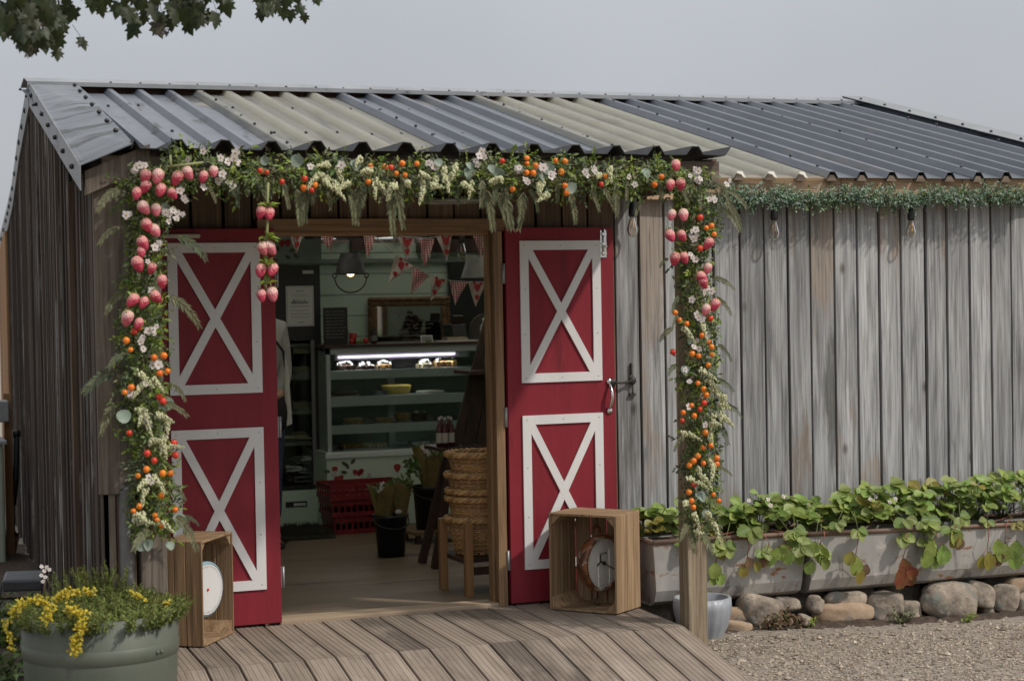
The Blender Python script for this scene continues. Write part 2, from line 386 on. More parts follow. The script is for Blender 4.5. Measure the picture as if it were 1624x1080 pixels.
M['straw_stem'] = mat('leaf stalk', (.13,.17,.05), rough=.6)
M['trough'] = mat('painted galvanised trough', (.30,.29,.275), (.44,.425,.395), 5, (1,1,.5), .65, metal=.1, bump=.1,
                  spots=[((.27,.31,.325), 2.6, .57, (.8,1,.6)), ((.60,.55,.47), 5, .60, (.7,1,.8)), ((.19,.18,.165), 7, .585, (1,1,.3)), ((.27,.115,.045), 9, .60, (.7,1,1.6))])
M['trough_rust'] = mat('rusted rim', (.14,.07,.045), (.25,.18,.14), 8, (.5,1,1), .7, metal=.2)
M['tub'] = mat('sage grey painted barrel', (.082,.098,.074), (.105,.12,.092), 4, (1,1,.3), .6, bump=.12, bscale=20, spots=[((.155,.165,.14), 7, .64, (1,1,.2)), ((.065,.068,.055), 5, .64, (1,1,.5))])
M['tub_band'] = mat('painted barrel hoop', (.09,.106,.08), (.112,.126,.098), 5, rough=.5)
M['heather'] = mat('heather green', (.11,.155,.022), (.20,.245,.05), 30, rough=.6, isl=.4, hue=.03, transl=.2)
M['yellow'] = mat('yellow flowers', (.60,.46,.03), (.66,.53,.06), 30, rough=.6, isl=.2, transl=.2)
M['crate'] = mat('old crate wood', (.25,.155,.08), (.42,.285,.165), 16, VZ, .8, isl=.14, bump=.25, knots=2.5, dist=.8,
                 spots=[((.15,.09,.05), 3, .62, (1,1,.3))])
M['crate_h'] = mat('old crate wood across', (.25,.155,.08), (.42,.285,.165), 16, VX, .8, isl=.14, bump=.25, knots=2.5, dist=.8)
M['dial'] = mat('aged dial enamel', (.62,.60,.54), (.72,.70,.64), 6, rough=.4, spots=[((.36,.30,.22), 8, .64, (1,1,1))])
M['dial_white'] = mat('white dial', (.68,.68,.67), (.72,.72,.71), 6, rough=.4)
M['scale_rust'] = mat('rusty enamel', (.42,.40,.36), (.50,.48,.43), 6, rough=.5, spots=[((.21,.075,.022), 6, .46, (1,1,1)), ((.09,.035,.015), 11, .52, (1,1,1)), ((.36,.19,.08), 12, .62, (1,1,1))])
M['blue_enamel'] = mat('pale blue enamel', (.26,.42,.50), (.31,.47,.55), 6, rough=.35)
M['ink'] = mat('dark print', (.02,.02,.02), rough=.7)
M['ink_grey'] = mat('grey print', (.22,.22,.22), rough=.7)
M['ribbon_white'] = mat('striped cord white', (.7,.7,.68), rough=.7)
M['ribbon_red'] = mat('striped cord red', (.5,.03,.04), rough=.7)
M['pot'] = mat('pale grey glazed pot', (.26,.28,.31), (.35,.37,.40), 8, rough=.4)
M['bulb'] = glass('clear bulb glass', (.95,.9,.82))
M['glass'] = glass('clear glass', (.93,.97,.95))
M['filament'] = mat('brass filament', (.5,.3,.1), rough=.4, metal=.6)
M['pipe'] = mat('grey drainpipe', (.12,.115,.11), (.17,.16,.15), 8, rough=.6)
M['steel'] = mat('grey steel', (.3,.31,.32), (.36,.37,.38), 10, rough=.45, metal=.5)
M['rust'] = mat('rusty blade', (.10,.05,.03), (.19,.10,.055), 14, rough=.8)
M['case_white'] = mat('cool white metal', (.70,.76,.73), rough=.4)
M['case_grey'] = mat('grey green metal', (.44,.49,.47), rough=.4)
M['led'] = emit('led strip', (.95,.72,1.0), 4.5)
M['paper'] = mat('white paper', (.66,.66,.63), rough=.8)
M['chalk'] = mat('chalk', (.55,.53,.5), rough=.9)
M['slate'] = mat('chalkboard', (.022,.02,.022), (.03,.028,.03), 8, rough=.55)
M['gilt'] = mat('antique gilt', (.13,.07,.035), (.26,.15,.065), 30, rough=.45, metal=.3, bump=.6)
M['mirror'] = mat('old mirror', (.30,.30,.28), rough=.03, metal=1)
M['fabric_floral'] = mat('cream cotton', (.50,.42,.38), (.56,.48,.44), 30, rough=.9, transl=.15)
M['fabric_red'] = mat('red print', (.33,.035,.035), rough=.9)
M['string'] = mat('pale string', (.45,.42,.38), rough=.9)
def gingham():
    K = bpy.data.materials.new('red gingham'); K.use_nodes = True; N = K.node_tree.nodes; Lk = K.node_tree.links.new
    b = N['Principled BSDF']; b.inputs['Roughness'].default_value = .9
    u = N.new('ShaderNodeTexCoord'); s_ = N.new('ShaderNodeSeparateXYZ'); Lk(u.outputs['UV'], s_.inputs[0])
    acc = []
    for ax in (0, 1):
        a = N.new('ShaderNodeMath'); a.operation = 'MULTIPLY'; a.inputs[1].default_value = 8; Lk(s_.outputs[ax], a.inputs[0])
        f = N.new('ShaderNodeMath'); f.operation = 'FRACT'; Lk(a.outputs[0], f.inputs[0])
        g = N.new('ShaderNodeMath'); g.operation = 'GREATER_THAN'; g.inputs[1].default_value = .45; Lk(f.outputs[0], g.inputs[0]); acc.append(g)
    ad_ = N.new('ShaderNodeMath'); ad_.operation = 'ADD'; Lk(acc[0].outputs[0], ad_.inputs[0]); Lk(acc[1].outputs[0], ad_.inputs[1])
    dv = N.new('ShaderNodeMath'); dv.operation = 'MULTIPLY'; dv.inputs[1].default_value = .5; Lk(ad_.outputs[0], dv.inputs[0])
    ra = N.new('ShaderNodeValToRGB'); ra.color_ramp.elements[0].color = (.60,.5,.47,1); ra.color_ramp.elements[1].color = (.28,.02,.03,1)
    Lk(dv.outputs[0], ra.inputs[0]); Lk(ra.outputs[0], b.inputs['Base Color'])
    return K
M['gingham'] = gingham()
M['zinc'] = mat('dark zinc', (.035,.035,.035), (.06,.06,.058), 14, rough=.55, metal=.4)
M['zinc_pale'] = mat('pale zinc', (.22,.22,.2), (.30,.30,.27), 10, rough=.5, metal=.2)
M['warm'] = emit('warm bulb', (1,.62,.25), 6)
M['red_plastic'] = mat('dark red plastic', (.20,.012,.016), (.25,.018,.022), 10, rough=.45)
M['black_bucket'] = mat('black bucket', (.012,.013,.016), rough=.35)
M['kraft'] = mat('brown wrapping paper', (.20,.14,.05), (.28,.21,.08), 8, rough=.75, transl=.1)
M['wicker'] = mat('wicker', (.36,.185,.07), (.58,.36,.17), 40, rough=.5, isl=.3)
M['stool_wood'] = mat('varnished stool wood', (.21,.10,.04), (.33,.18,.075), 18, VZ, .4, bump=.1)
M['foil'] = mat('cling film', (.45,.46,.45), (.6,.6,.58), 20, rough=.15, metal=.3, bump=.6)
M['yellow_tub'] = mat('yellow pie dish', (.62,.45,.08), (.68,.52,.13), 16, rough=.5)
M['pastry'] = mat('baked pastry', (.34,.18,.06), (.48,.30,.12), 24, rough=.7, bump=.4)
M['choc'] = mat('chocolate cake', (.05,.022,.012), (.085,.04,.022), 24, rough=.7, bump=.4)
M['plate'] = mat('white plate', (.66,.66,.64), rough=.25)
M['cream_food'] = mat('cream topping', (.60,.50,.30), (.66,.6,.42), 24, rough=.6, bump=.4)
M['skin'] = mat('skin', (.48,.28,.20), (.52,.31,.225), 20, rough=.5)
M['shirt'] = mat('pale grey shirt', (.36,.36,.34), (.42,.42,.39), 10, rough=.9, bump=.2)
M['jeans'] = mat('blue denim', (.035,.055,.11), (.055,.08,.15), 40, rough=.9)
M['apron'] = mat('dark apron', (.02,.017,.02), rough=.85)
M['hair'] = mat('dark brown hair', (.025,.014,.009), (.045,.026,.016), 40, (1,1,.2), .5)
M['cloth'] = mat('white tea towel', (.62,.6,.56), (.68,.66,.62), 10, rough=.9, bump=.2)
M['sauce'] = mat('dark red bottle', (.06,.012,.014), (.08,.02,.02), 8, rough=.15, coat=.3)
M['label'] = mat('pale bottle label', (.45,.4,.36), rough=.7)
M['green_prod'] = mat('green fruit', (.15,.24,.05), rough=.4)
M['red_prod'] = mat('red fruit', (.45,.03,.02), rough=.35)
M['mat'] = mat('coir mat', (.03,.03,.018), (.05,.048,.03), 40, rough=.95)
M['sage_box'] = mat('pale sage cabinet', (.33,.37,.30), (.36,.40,.33), 4, rough=.5)

# ================================================================== SETTING
# ground: one sheet, gentle fall to the right, reaching the horizon
def gz(x, y):
    return -.045 - .05*min(max((x-1.0)/1.6, 0), 1) + .006*math.sin(x*3.1+y*2.3) + .005*math.sin(y*5.7-x*1.7)
xs = [-1500,-300,-60,-20,-10] + [-6+.15*i for i in range(81)] + [10,20,60,300,1500]
ys = [-1500,-300,-60,-20,-12] + [-9+.15*i for i in range(121)] + [12,20,60,300,1500]
b = MB(); nx = len(xs)
b.add([(x, y, gz(x, y) if abs(x) < 7 and -9.5 < y < 9.5 else -.07) for y in ys for x in xs],
      [(j*nx+i, j*nx+i+1, (j+1)*nx+i+1, (j+1)*nx+i) for j in range(len(ys)-1) for i in range(nx-1)], 0, True)
tag(b.build('gravel_ground', M['gravel'], loc=(0,0,0)), kind='structure')
b = MB(); b.box(-60, 60, -75, -17, -.3, -.03); 
tag(b.build('grass_verge', M['grass'], loc=(0,-40,0)), kind='structure')
# soil under the stones and by the side wall
b = MB()
def patch(x0, x1, y0, y1, h, n=26, m=10):
    vs = []
    for j in range(m+1):
        for i in range(n+1):
            x = x0+(x1-x0)*i/n; y = y0+(y1-y0)*j/m
            e_ = min(i, n-i, j*1.5, (m-j)*3)/3
            vs.append((x+R_(-.02,.02), y+R_(-.02,.02), gz(x,y)-.02+min(1,e_)*(h+R_(-.012,.012))))
    b.add(vs, [(j*(n+1)+i, j*(n+1)+i+1, (j+1)*(n+1)+i+1, (j+1)*(n+1)+i) for j in range(m) for i in range(n)], 0, True)
patch(.66, 3.6, -.52, .05, .036, 60, 12); patch(-4.6, -1.72, -1.6, 7.6, .035, 40, 60)
tag(b.build('soil_ground', M['soil'], loc=(0,0,0)), kind='structure')
# loose pebbles
def pebbles():
    rs = np.random.RandomState(3); b_v = []; b_f = []; k = 0
    octv = np.array([(1,0,0),(0,1,0),(-1,0,0),(0,-1,0),(0,0,1),(0,0,-1)], float)
    octf = [(0,1,4),(1,2,4),(2,3,4),(3,0,4),(1,0,5),(2,1,5),(3,2,5),(0,3,5)]
    n = 0
    while n < 18500:
        x = rs.uniform(.4, 3.7); y = rs.uniform(-2.6, -.36)
        if x < .56 and y > -1.66: continue
        if y > -.62 and rs.rand() < .8: continue
        s_ = .004+.006*rs.rand()**2 + (.014*rs.rand() if rs.rand() < .03 else 0)
        v = octv*np.array([s_*rs.uniform(.8,1.5), s_*rs.uniform(.7,1.2), s_*rs.uniform(.5,.9)])
        a = rs.uniform(0, 6.28); c_, s2 = math.cos(a), math.sin(a)
        v = v + rs.uniform(-.25,.25,(6,3))*s_
        v = np.stack([v[:,0]*c_-v[:,1]*s2, v[:,0]*s2+v[:,1]*c_, v[:,2]], 1)+np.array([x, y, gz(x,y)+s_*.25])
        b_v.append(v); b_f += [tuple(i+k for i in f) for f in octf]; k += 6; n += 1
    B = MB(); B.v = [tuple(p) for p in np.concatenate(b_v)]; B.f = b_f; B.m = [0]*len(b_f); B.s = [False]*len(b_f)
    tag(B.build('gravel_pebbles', M['pebble'], loc=(0,0,0)), 'loose grey and brown gravel pebbles covering the ground before the troughs', 'gravel', kind='stuff')
pebbles()

# decking: flat part and ramp, grooved boards
ZD = .10
def grooved(x0, x1, P, Q, b):
    """board from line y,z = P to Q with six grooves along it"""
    n = 5; pts = [(x0, -.028), (x0, -.003), (x0+.003, 0)]
    w_ = (x1-x0)/n
    for k in range(n):
        a = x0+w_*(k+.5)
        pts += [(a-.003, 0), (a-.0012, -.002), (a+.0012, -.002), (a+.003, 0)]
    pts += [(x1-.003, 0), (x1, -.003), (x1, -.028)]
    k = len(pts)
    sh = lambda y: .046*(y+.85)
    vs = [(p[0]+sh(P[0]), P[0], P[1]+p[1]) for p in pts]+[(p[0]+sh(Q[0]), Q[0], Q[1]+p[1]) for p in pts]
    fs = [(i+1, i, k+i, k+i+1) for i in range(k-1)]+[tuple(range(k)), tuple(range(2*k-1, k-1, -1))]
    b.add(vs, fs, 0, False)
b = MB(); b2 = MB()
xg = [-.022-.1429*k for k in range(-3, 14)]
xg = sorted(xg)
edges = [max(-1.93, g) for g in xg]+[.53]
edges = sorted(set([-1.93]+[g for g in xg if -1.9 < g < .5]+[.53]))
for a, c in zip(edges[:-1], edges[1:]):
    dz = R_(-.0015, .0015)
    grooved(a+.005, c-.005, (-.885, ZD+dz), (.02, ZD+dz), b)
    grooved(a+.005, c-.005, (-1.66+R_(-.004,.004), -.035+dz), (-.889, ZD+dz-.001), b2)
b.box(-1.9, .52, -.87, .02, -.04, ZD-.03, 1)  # black filler in place of the shade below the deck
for x in (-1.85, -1.1, -.3, .42):
    b2.add([(x-.025,-1.62,-.06),(x+.025,-1.62,-.06),(x+.025,-.9,-.06),(x-.025,-.9,-.06),(x-.025,-1.62,-.062+.0),(x+.025,-1.62,-.062),(x+.025,-.9,.068),(x-.025,-.9,.068)],
           [(0,1,5,4),(1,2,6,5),(2,3,7,6),(3,0,4,7),(4,5,6,7)], 1)
tag(b.build('deck', [M['deck'], M['black_gap']], loc=(-.7,-.4,0)), kind='structure')
tag(b2.build('deck_ramp', [M['deck_end'], M['black_gap']], loc=(-.7,-1.2,0)), kind='structure')

# ================================================================== THE SHOP BUILDING
SHOP = thing('farm_shop', (.6, .05, 0), 'weathered timber farm shop with corrugated roof and open red doors', 'building')
X0, PIT = -1.4759, .1851
YE, ZE, YR, ZR = -.05, 2.275, 3.051, 3.009
SL = (ZR-ZE)/(YR-YE)
def crest(y): return ZE+SL*(y-YE)
XR = 3.98
def P_(name, bld, mats, parent=None, label=None, **k):
    o = bld.build(name, mats, parent or SHOP, **k)
    if label: o['label'] = label
    return o
# --- front wall of vertical boards
b = MB(); bb = MB()
x = -2.14
rw = random.Random(11)
while x < XR-.01:
    wd = .131+rw.uniform(-.008,.012); x1 = min(x+wd, XR)
    yj = rw.uniform(-.005,.004); tw = rw.uniform(-.004,.004)
    def board(z0, z1, dst):
        dst.add([(x,.05+yj-tw,z0),(x1,.05+yj+tw,z0),(x1,.075+yj+tw,z0),(x,.075+yj-tw,z0),(x,.05+yj-tw,z1),(x1,.05+yj+tw,z1),(x1,.075+yj+tw,z1),(x,.075+yj-tw,z1)],
              [(3,2,1,0),(4,5,6,7),(0,1,5,4),(1,2,6,5),(2,3,7,6),(3,0,4,7)], 0)
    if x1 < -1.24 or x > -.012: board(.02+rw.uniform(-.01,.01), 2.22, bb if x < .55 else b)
    else: board(2.045, 2.22, bb)
    x += wd+.0125
P_('board_wall', b, M['grey_wood'], bevel=.002, label='sunlit silver grey vertical board wall')
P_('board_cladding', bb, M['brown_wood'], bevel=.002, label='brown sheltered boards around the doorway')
b = MB(); b.box(-2.13, -1.245, .085, .12, 0, 2.3); b.box(-.01, XR, .085, .12, 0, 2.26); b.box(-1.245, -.01, .085, .12, 2.045, 2.28)
P_('wall_lining', b, M['black_gap'])
b = MB(); b.box(-1.95, -1.245, .122, .135, .1, 2.25); b.box(-.01, 3.3, .122, .135, .1, 2.22); b.box(-1.245, -.01, .122, .135, 2.05, 2.25)
P_('interior_wall', b, M['sage'])
b = MB(); b.box(-1.74, -1.725, .136, 4.89, .1, 2.24); P_('interior_wall', b, M['sage'])
b = MB(); b.box(3.3, 3.32, .136, 4.89, .1, 2.22); P_('interior_wall', b, M['sage'])
# fascia above the boards
b = MB(); b.box(.78, 1.93, -.012, .03, 2.14, 2.262); b.box(1.934, 2.7, -.012, .03, 2.14, 2.262); b.box(2.704, XR, -.012, .03, 2.14, 2.262)
P_('fascia', b, M['fascia_wood'], bevel=.002)
# --- main roof sheets
def ribz(x):
    d = abs((x-X0)/PIT-round((x-X0)/PIT))*PIT
    return .034*min(1, max(0, (.036-d)/.021))
def sheet(name, xa, xb, ma, lift=0, label=None, thick=.0015, y0=YE, dirt=None):
    pts = [xa]
    k0 = math.floor((xa-X0)/PIT)-1
    for k in range(k0, k0+40):
        for o in (-.036, -.015, .015, .036):
            q = X0+PIT*k+o
            if xa+.002 < q < xb-.002: pts.append(q)
    pts.append(xb); B = MB(); n = len(pts)
    rows = [y0, y0+1.0, y0+2.0, YR-.02]
    vs = [(p+R_(-.001,.001), y, crest(y)-.034+ribz(p)+lift) for y in rows for p in pts]
    B.add(vs, [(r*n+i, r*n+i+1, (r+1)*n+i+1, (r+1)*n+i) for r in range(len(rows)-1) for i in range(n-1)], 0, False)
    # fixing screws: along the lapped rib and scattered rows in the pans
    xl = X0+PIT*round((xa+.04-X0)/PIT)
    for i in range(9):
        y = y0+.15+i*.33
        B.ell((xl+R_(-.008,.008), y+R_(-.04,.04), crest(y)+lift+.004), (.0095,.0095,.009), 8, 4, 1)
    for yy in (.35, 1.35, 2.35):
        for k in range(1, 6):
            xx = xl+PIT*(k-.55)
            if xx < xb-.03 and rw.random() < .8:
                y = yy+rw.uniform(-.03,.03); B.ell((xx, y, crest(y)-.030+lift), (.010,.010,.010), 8, 4, 1)
    return P_(name, B, [ma, M['screw']], label=label, solid=thick)
R0 = lambda i: X0+PIT*i
sheet('roof_sheet', -1.99, R0(3)+.016, M['roof_dirty'], label='dark roof sheet at the left end stained with lichen')
sheet('skylight_sheet', R0(3)-.038, R0(8)+.016, M['roof_clear'], .004, 'discoloured translucent roof sheet above the left door', 0)
sheet('roof_sheet', R0(8)-.038, R0(13)+.016, M['roof_dark'], .008, 'blue grey roof sheet between the two translucent ones')
sheet('skylight_sheet', R0(13)-.038, R0(18)+.016, M['roof_clear'], .012, 'yellowed translucent roof sheet at the end of the porch', 0)
sheet('roof_sheet', R0(18)-.038, R0(23)+.016, M['roof_dark'], .016, 'slate grey roof sheet right of the translucent one')
sheet('roof_sheet', R0(23)-.038, R0(28)+.016, M['roof_dark'], .020, 'slate grey roof sheet second from the right end')
sheet('roof_sheet', R0(28)-.038, XR, M['roof_dark'], .024, 'slate grey roof sheet at the right end')
# unseen pale boarding under the opaque sheets, added to bounce light inside
for (xa, xb) in ((-1.72, R0(3)-.05), (R0(8)+.03, R0(13)-.05), (R0(18)+.03, 3.28)):
    b = MB(); b.add([(xa,.14,crest(.14)-.075),(xb,.14,crest(.14)-.075),(xb,YR-.05,crest(YR)-.085),(xa,YR-.05,crest(YR)-.085),(xa,.14,crest(.14)-.065),(xb,.14,crest(.14)-.065),(xb,YR-.05,crest(YR)-.075),(xa,YR-.05,crest(YR)-.075)],
          [(3,2,1,0),(4,5,6,7),(0,1,5,4),(1,2,6,5),(2,3,7,6),(3,0,4,7)], 0)
    P_('bounce_board', b, M['bounce_white'])
# closure blocks under the ribs at the eave
for k in range(12, 30):
    b = MB(); xr = X0+PIT*k; zp = crest(-.044)-.036
    b.prism([(-.031,0),(.031,0),(.013,.030),(-.013,.030)], (xr, -.044, zp), (1,0,0), (0,0,1), (0,.07,.017))
    P_('eave_closure', b, M['beam_wood'])
# rear slope
RP = [(YR, 2.985), (4.14, 2.77), (5.14, 2.50), (6.0, 2.36), (7.25, 2.19)]
B = MB(); vs = []
for (y, z) in RP: vs += [(-1.95+.07*(y-3), y, z), (.35, y, z), (.36, y, z), (2.3, y, z), (2.31, y, z), (XR, y, z)]
for r in range(4):
    for i in range(5):
        B.add([vs[r*6+i], vs[r*6+i+1], vs[r*6+6+i+1], vs[r*6+6+i]], [(0,1,2,3)], 1 if i == 2 else 0)
P_('rear_roof', B, [M['roof_dark'], M['roof_clear']])
# ridge cap with screws
B = MB()
for dy, s_ in ((-1, 1), (1, 1)):
    y1 = YR+dy*.17; z0 = ZR+.034; z1 = ZR+.034-.17*SL
    B.obox(((-1.97+XR+.02)/2, (YR+y1)/2, (z0+z1)/2), ((XR+.02+1.97)/2,0,0), (0,(y1-YR)/2,(z1-z0)/2), (0,0,.0025))
B.obox(((-1.97+XR)/2, YR-.17, ZR+.022-.17*SL), ((XR+1.97)/2,0,0), (0,.002,0), (0,0,.011))
for k in range(0, 30):
    xx = X0+PIT*k+R_(-.012,.012); B.ell((xx, YR-.155+R_(-.008,.008), ZR+.036-.155*SL), (.009,.009,.009), 8, 4, 1)
P_('ridge_flashing', B, [M['flash_light'], M['screw']])
# dark packing below the cap
B = MB(); B.box(-1.9, XR-.05, YR-.10, YR-.06, ZR-.06, ZR-.012); P_('ridge_filler', B, mat('red brown ridge packing', (.05,.022,.015), (.11,.05,.03), 14, rough=.9))
# right verge flashing
B = MB()
for (ya, yb) in ((YE-.03, 1.45), (1.42, YR+.02)):
    za, zb = crest(ya)+.045, crest(yb)+.045+(.003 if ya > 0 else 0)
    B.add([(XR-.17,ya,za),(XR+.03,ya,za),(XR+.03,yb,zb),(XR-.17,yb,zb),(XR-.17,ya,za-.003),(XR+.03,ya,za-.16),(XR+.03,yb,zb-.16),(XR-.17,yb,zb-.003)],
          [(0,1,2,3),(1,5,6,2),(0,3,7,4),(4,5,1,0),(2,6,7,3)], 0)
for k in range(10):
    y = .1+k*.31; B.ell((XR-.12, y, crest(y)+.051), (.011,.011,.010), 8, 4, 1)
P_('verge_flashing', B, [M['flash_right'], M['screw']], label='pale metal flashing down the right end of the roof')
# left verge: sloped plate, white outer strip
a0, a1 = Vector((at(121.6,132,YR))), Vector(at(212,229,-.97))
b0, b1 = Vector(at(46,129,YR+.02)), Vector(at(128,263,-.955))
B = MB()
def lerp(p, q, t): return Vector(p)*(1-t)+Vector(q)*t
for (t0, t1, l) in ((0, .66, 0), (.645, 1, .004)):
    up = Vector((0,0,l))
    c = [lerp(a0,a1,t0)+up, lerp(b0,b1,t0)+up, lerp(b0,b1,t1)+up, lerp(a0,a1,t1)+up]
    B.add(c+[p-Vector((0,0,.004)) for p in c], [(0,1,2,3),(7,6,5,4),(0,3,7,4),(3,2,6,7),(2,1,5,6),(1,0,4,5)], 0)
    d0 = lerp((0,0,-.15),(0,0,-.10),t0); d1 = lerp((0,0,-.15),(0,0,-.10),t1)
    o_ = Vector((-.004,0,0))-up*.5
    c = [lerp(b0,b1,t0)+o_+up*1.2, lerp(b0,b1,t1)+o_+up*1.2, lerp(b0,b1,t1)+d1+o_, lerp(b0,b1,t0)+d0+o_]
    B.add(c+[p+Vector((.004,0,0)) for p in c], [(0,3,2,1),(4,5,6,7),(0,1,5,4),(1,2,6,5),(2,3,7,6),(3,0,4,7)], 1)
for k in range(7):
    p = lerp(a0, a1, .08+k*.13); B.ell(p+Vector((-.03,0,.008)), (.013,.013,.012), 8, 4, 2)
    p = lerp(b0, b1, .1+k*.135); B.ell(p+Vector((-.012,0,-.05)), (.012,.013,.013), 8, 4, 2)
P_('verge_flashing', B, [M['flash_dirty'], M['flash_light'], M['screw']], label='stained metal flashing over the left edge of the roof')
# rear verge strip on the left end
B = MB()
rv = [(YR,3.035,-1.945),(4.14,2.80,-1.885),(5.14,2.525,-1.825),(6.0,2.40,-1.77),(7.25,2.215,-1.70)]
for (y0,z0,x0),(y1,z1,x1) in zip(rv[:-1], rv[1:]):
    B.add([(x0,y0,z0),(x1,y1,z1),(x1,y1,z1-.17),(x0,y0,z0-.17),(x0+.2,y0,z0),(x1+.2,y1,z1),(x1+.2,y1,z1-.17),(x0+.2,y0,z0-.17)],
          [(0,3,2,1),(0,1,5,4),(3,7,6,2),(0,4,7,3),(1,2,6,5)], 0)
for k in range(13):
    t = k/13*4; i = int(t); p, q = rv[i], rv[i+1]; f = t-i
    B.ell((p[2]+(q[2]-p[2])*f-.003, p[0]+(q[0]-p[0])*f, p[1]+(q[1]-p[1])*f-.085), (.012,.02,.02), 8, 4, 1)
P_('verge_flashing', B, [M['flash_right'], M['screw']], label='pale metal strip down the rear slope')
# --- left side wall of narrow slats
B = MB()
def side_x(y): return -2.165+(.23/3.93)*(y+.88)
def side_top(y):
    if y < YR: return 2.15+(2.93-2.15)*(y+.88)/3.93
    pr = [(p[0], p[1]-.14) for p in rv]
    for (ya, za), (yb, zb) in zip(pr[:-1], pr[1:]):
        if ya <= y <= yb: return za+(zb-za)*(y-ya)/(yb-ya)
    return 2.1
y = -.86
while y < 6.1:
    wd = rw.uniform(.034,.05); xx = side_x(y)+rw.uniform(-.008,.006)
    z0 = -.06+rw.uniform(0,.05); zt = side_top(y)-.02
    B.add([(xx,y,z0),(xx+.004,y+wd,z0),(xx+.03,y+wd,z0),(xx+.03,y,z0),(xx,y,zt),(xx+.004,y+wd,zt+.0),(xx+.03,y+wd,zt),(xx+.03,y,zt)],
          [(0,4,5,1),(1,5,6,2),(2,6,7,3),(3,7,4,0),(4,7,6,5)], 0)
    y += wd+rw.uniform(.018,.03)
P_('side_wall', B, M['side_slat'], label='dark narrow slatted side wall')
B = MB()
ysb = [-.86,0,1,2,YR,4.14,5.14,6.0,7.2]
for ya, yb in zip(ysb[:-1], ysb[1:]):
    B.add([(side_x(ya)+.05,ya,-.06),(side_x(yb)+.05,yb,-.06),(side_x(yb)+.05,yb,side_top(yb)+.1),(side_x(ya)+.05,ya,side_top(ya)+.1)], [(0,3,2,1)], 0)
P_('side_wall_backing', B, M['black_gap'])
B = MB(); y = 6.12
while y < 7.2:
    B.box(side_x(y)-.02, side_x(y)+.03, y, y+.09, -.06, side_top(y)-.02); y += .096
P_('side_wall', B, M['orange_wood'], label='orange timber boards at the far end of the side wall')
# right and back outer walls
B = MB()
B.add([(XR-.02,.05,-.1),(XR-.02,7.2,-.1),(XR-.02,7.2,2.17),(XR-.02,6,2.34),(XR-.02,5.14,2.48),(XR-.02,4.14,2.75),(XR-.02,YR,2.96),(XR-.02,.05,2.25)], [tuple(range(8))], 0)
B.add([(-1.7,7.2,-.1),(XR-.02,7.2,-.1),(XR-.02,7.2,2.18),(-1.7,7.2,2.18)], [(0,1,2,3)], 0)
P_('outer_wall', B, M['side_slat'])
# --- porch: posts, beam, boards, little roof
B = MB(); B.box(.555,.655,-.875,-.775,-.1,2.17)
P_('porch_post', B, M['post_wood'], bevel=.004, label='square timber post carrying the right end of the porch')
B = MB(); B.box(-2.0,-1.89,-.875,-.765,-.08,2.17)
P_('porch_post', B, M['grey_brown_wood'], bevel=.004, label='grey timber post at the left end of the porch')
B = MB(); B.box(-2.13,.74,-.895,-.85,2.165,2.272)
P_('porch_beam', B, M['beam_wood'], bevel=.003)
B = MB(); B.prism([(0,0),(.27,.115),(.27,.02),(0,-.10)], (-2.2,-.90,2.205), (1,0,0), (0,0,1), (0,.03,0)); P_('barge_board', B, M['grey_brown_wood'])
B = MB(); B.box(.7,.735,-.849,.03,2.15,2.27); P_('barge_board', B, M['grey_brown_wood'])
B = MB(); B.box(-2.165,-2.02,-.87,-.84,.86,2.2); B.box(-2.02,-1.93,-.862,-.838,.90,2.2)
B.box(-2.15,-2.10,-.86,-.835,-.06,2.1); B.box(-1.99,-1.96,-.75,-.72,0,.9); B.box(-1.95,-1.9,-.74,-.71,0,.9)
P_('corner_boards', B, M['grey_brown_wood'], bevel=.002)
B = MB(); B.tube([(-2.055,-.85,-.05),(-2.055,-.85,.9)], .032, 14, 0)
P_('downpipe', B, M['pipe'])
# porch side boards (inside the left wall)
B = MB()
for k in range(6): B.box(-2.11,-2.085,-.80+k*.14,-.67+k*.14,.0,2.2)
P_('porch_side_boards', B, M['brown_wood'])
# lip sheet of the porch roof
B = MB(); pp = .2003; xh = at(283,229,-.97).x; pts = [-2.02]
for k in range(-2, 16):
    c0 = xh+pp*k
    for o, h in ((-.05,0),(-.02,1),(.016,1),(.042,0)):
        if -2.01 < c0+o < .785: pts.append((c0+o, h))
pts = [(p, 0) if not isinstance(p, tuple) else p for p in pts]
n = len(pts); yl = [-.97, -.4, .02]
rg = random.Random(4); jz = [rg.uniform(-.003,.003) for _ in pts]
vs = [(p[0], y+ (jz[i]*2 if r == 0 else 0), 2.298+.038*p[1]+jz[i]-(.006 if r else 0)) for r, y in enumerate(yl) for i, p in enumerate(pts)]
B.add(vs, [(r*n+i, r*n+i+1, (r+1)*n+i+1, (r+1)*n+i) for r in range(2) for i in range(n-1)], 0)
P_('porch_roof_sheet', B, M['roof_edge'], solid=.004, label='dark wavy edge of the porch roof sheet')
B = MB()
for k in range(6): B.box(-2.05+k*.55,-2.0+k*.55,-.85,.03,2.2,2.285)
P_('porch_rafters', B, M['brown_wood'])
